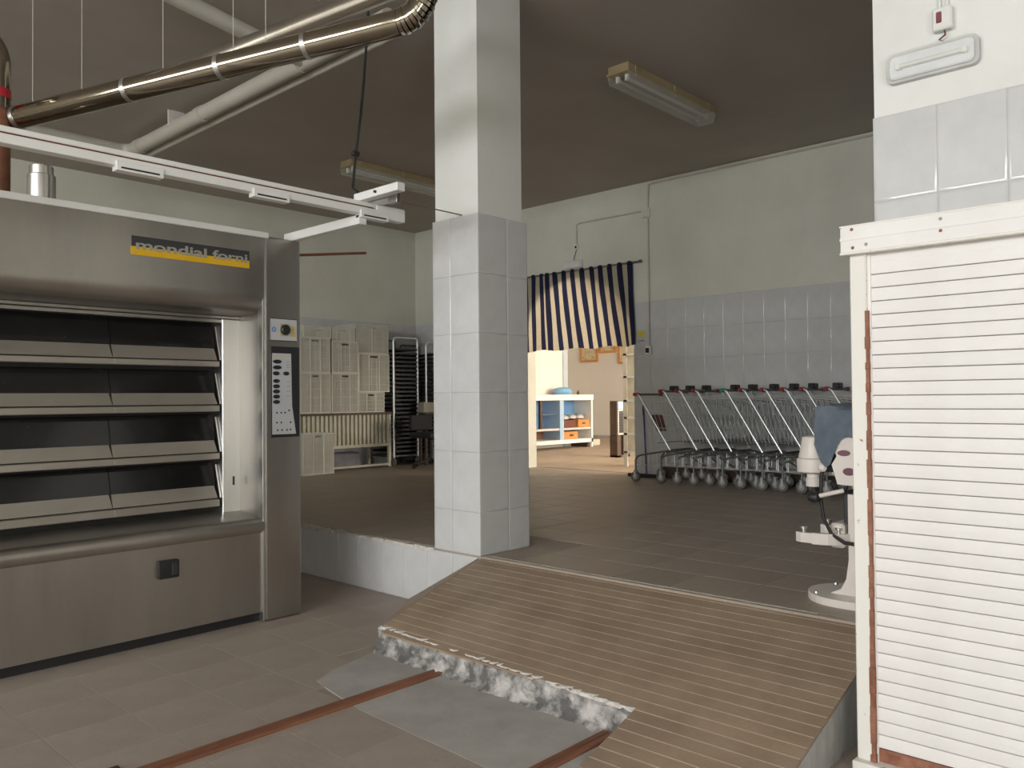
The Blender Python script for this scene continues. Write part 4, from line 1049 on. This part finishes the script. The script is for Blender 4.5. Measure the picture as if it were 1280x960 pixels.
part('glass_shelf', G().box(sx0 + .05, sx1 - .05, sy0 + .10, sy1 - .03, 1.04, 1.048), M('shelf_glass', (.6, .7, .75), .1, alpha=.35), sf)
dark_side = part('leg_block', G().box(sx1 - .12, sx1 - .05, sy0 + .05, sy1, ZU, ZU + .10), dkbrown, sf)
bxo = single('wooden_box', G().box(12.68, 13.03, 9.99, 10.3, .776, .93, .006), orange_w, 'orange wooden box on the upper blue shelf', 'box')
part('grip', G().box(12.80, 12.90, 9.985, 9.992, .84, .87), dkbrown, bxo)
bxo = single('wooden_box', G().box(12.22, 12.66, 9.99, 10.3, ZU + .176, .70, .006), orange_w, 'orange wooden box on the bottom shelf of the blue unit', 'box')
part('grip', G().box(12.40, 12.52, 9.985, 9.992, .61, .65), dkbrown, bxo)
single('dark_box', G().box(12.28, 12.66, 10.02, 10.3, .776, .92, .006), M('dark_red_wood', (.16, .05, .03), .6), 'dark reddish wooden box beside the orange box on the blue shelf', 'box')
for k, xx in enumerate((12.42, 12.66, 12.90)):
    single('plastic_bag', G().lathe([(.05, 0), (.095, .02), (.10, .05), (.07, .085), (.03, .095)], (xx, 10.15, .932 if k != 0 else .922), 'z', 14), plastic_bag, ['crumpled clear plastic bag on the dark box of the blue shelf', 'crumpled clear plastic bag between the two boxes of the blue shelf', 'crumpled clear plastic bag on the orange box of the blue shelf'][k], 'bag')
single('blue_bag', G().lathe([(.17, 0), (.20, .05), (.16, .12), (.06, .15)], (12.45, 10.2, 1.42), 'z', 16), M('light_blue_plastic', (.20, .42, .66), .5, var=.2, scale=14), 'light blue plastic bag on top of the white shelf unit', 'bag')
single('small_bottle', G().lathe([(.03, 0), (.03, .05), (.012, .07), (.012, .09)], (12.95, 10.2, 1.42), 'z', 12), dkbrown, 'tiny dark bottle on top of the white shelf unit', 'bottle')
single('wooden_post', G().box(11.52, 11.58, 9.975, 10.025, .775, 1.31), dkbrown, 'dark wooden stick standing in the blue shelf', 'stick')
single('paper_pack', G().box(13.20, 13.55, 10.1, 10.4, ZU, ZU + .13, .02), M('cream_pack', (.62, .55, .45), .7), 'cream pack lying on the floor beside the shelf unit', 'pack')
def picture(y0, y1, z0, z1, label):
    t = thing('framed_picture', label, 'picture', (XF - .02, (y0 + y1) / 2, z0), 'framed pictures on the shop wall')
    part('frame', G().box(XF - .03, XF - .001, y0, y1, z0, z0 + .05).box(XF - .03, XF - .001, y0, y1, z1 - .05, z1).box(XF - .03, XF - .001, y0, y0 + .05, z0 + .05, z1 - .05).box(XF - .03, XF - .001, y1 - .05, y1, z0 + .05, z1 - .05), orange_w, t, False)
    part('print', G().box(XF - .018, XF - .002, y0 + .05, y1 - .05, z0 + .05, z1 - .05), art_m, t, False)
picture(11.965, 12.51, 2.235, 2.95, 'framed flower picture hanging lower on the shop wall')
picture(11.42, 11.91, 2.44, 3.1, 'framed picture hanging higher between two others on the shop wall')
picture(10.85, 11.36, 2.16, 2.85, 'framed picture half hidden by the white shelving on the shop wall')
ht = thing('gas_heater', 'dark cabinet heater with pale blue panel in the shop', 'heater', (10.97, 7.98, ZU))
part('body', G().box(10.917, 11.28, 7.80, 7.95, .73, 1.30, .01), dkbrown, ht); part('front_frame', G().box(10.925, 11.27, 7.785, 7.80, .745, 1.16), M('heater_frame', (.50, .48, .44), .5), ht)
part('grille', G().box(10.955, 11.24, 7.778, 7.787, .775, 1.135), charcoal, ht); pn = part('control_panel', G().box(10.925, 11.27, 7.782, 7.80, 1.165, 1.29), pale_blue, ht)
part('dial', G().lathe([(.022, 0), (.018, -.015)], (11.10, 7.782, 1.23), 'y', 12), charcoal, pn)
for k in range(7): part('louvre', G().box(10.96, 11.235, 7.772, 7.779, .80 + k * .045, .815 + k * .045), dark, ht)
part('stand', G().box(10.92, 11.02, 7.80, 7.95, ZU, .73).box(10.92, 11.27, 7.80, 7.95, ZU, ZU + .03).box(11.23, 11.27, 7.80, 7.95, ZU, .73), dkbrown, ht, False)
ws = thing('white_shelving', 'white metal shelving seen through the arch beside the wall', 'shelving', (9.75, 6.5, ZU))
for xx in (9.6, 9.93):
    for yy in (6.20, 6.72): part('post', G().box(xx, xx + .03, yy - .03, yy + .03, ZU, 2.55), shop_white, ws)
for z in (.56, .82, 1.05, 1.29, 1.63, 1.95, 2.3): part('shelf_board', G().box(9.6, 9.96, 6.18, 6.74, z, z + .03), white_en, ws)
part('back_panel', G().box(9.625, 9.63, 6.23, 6.69, .59, 2.5), M('cream_panel', (.70, .66, .56), .7), ws, False)
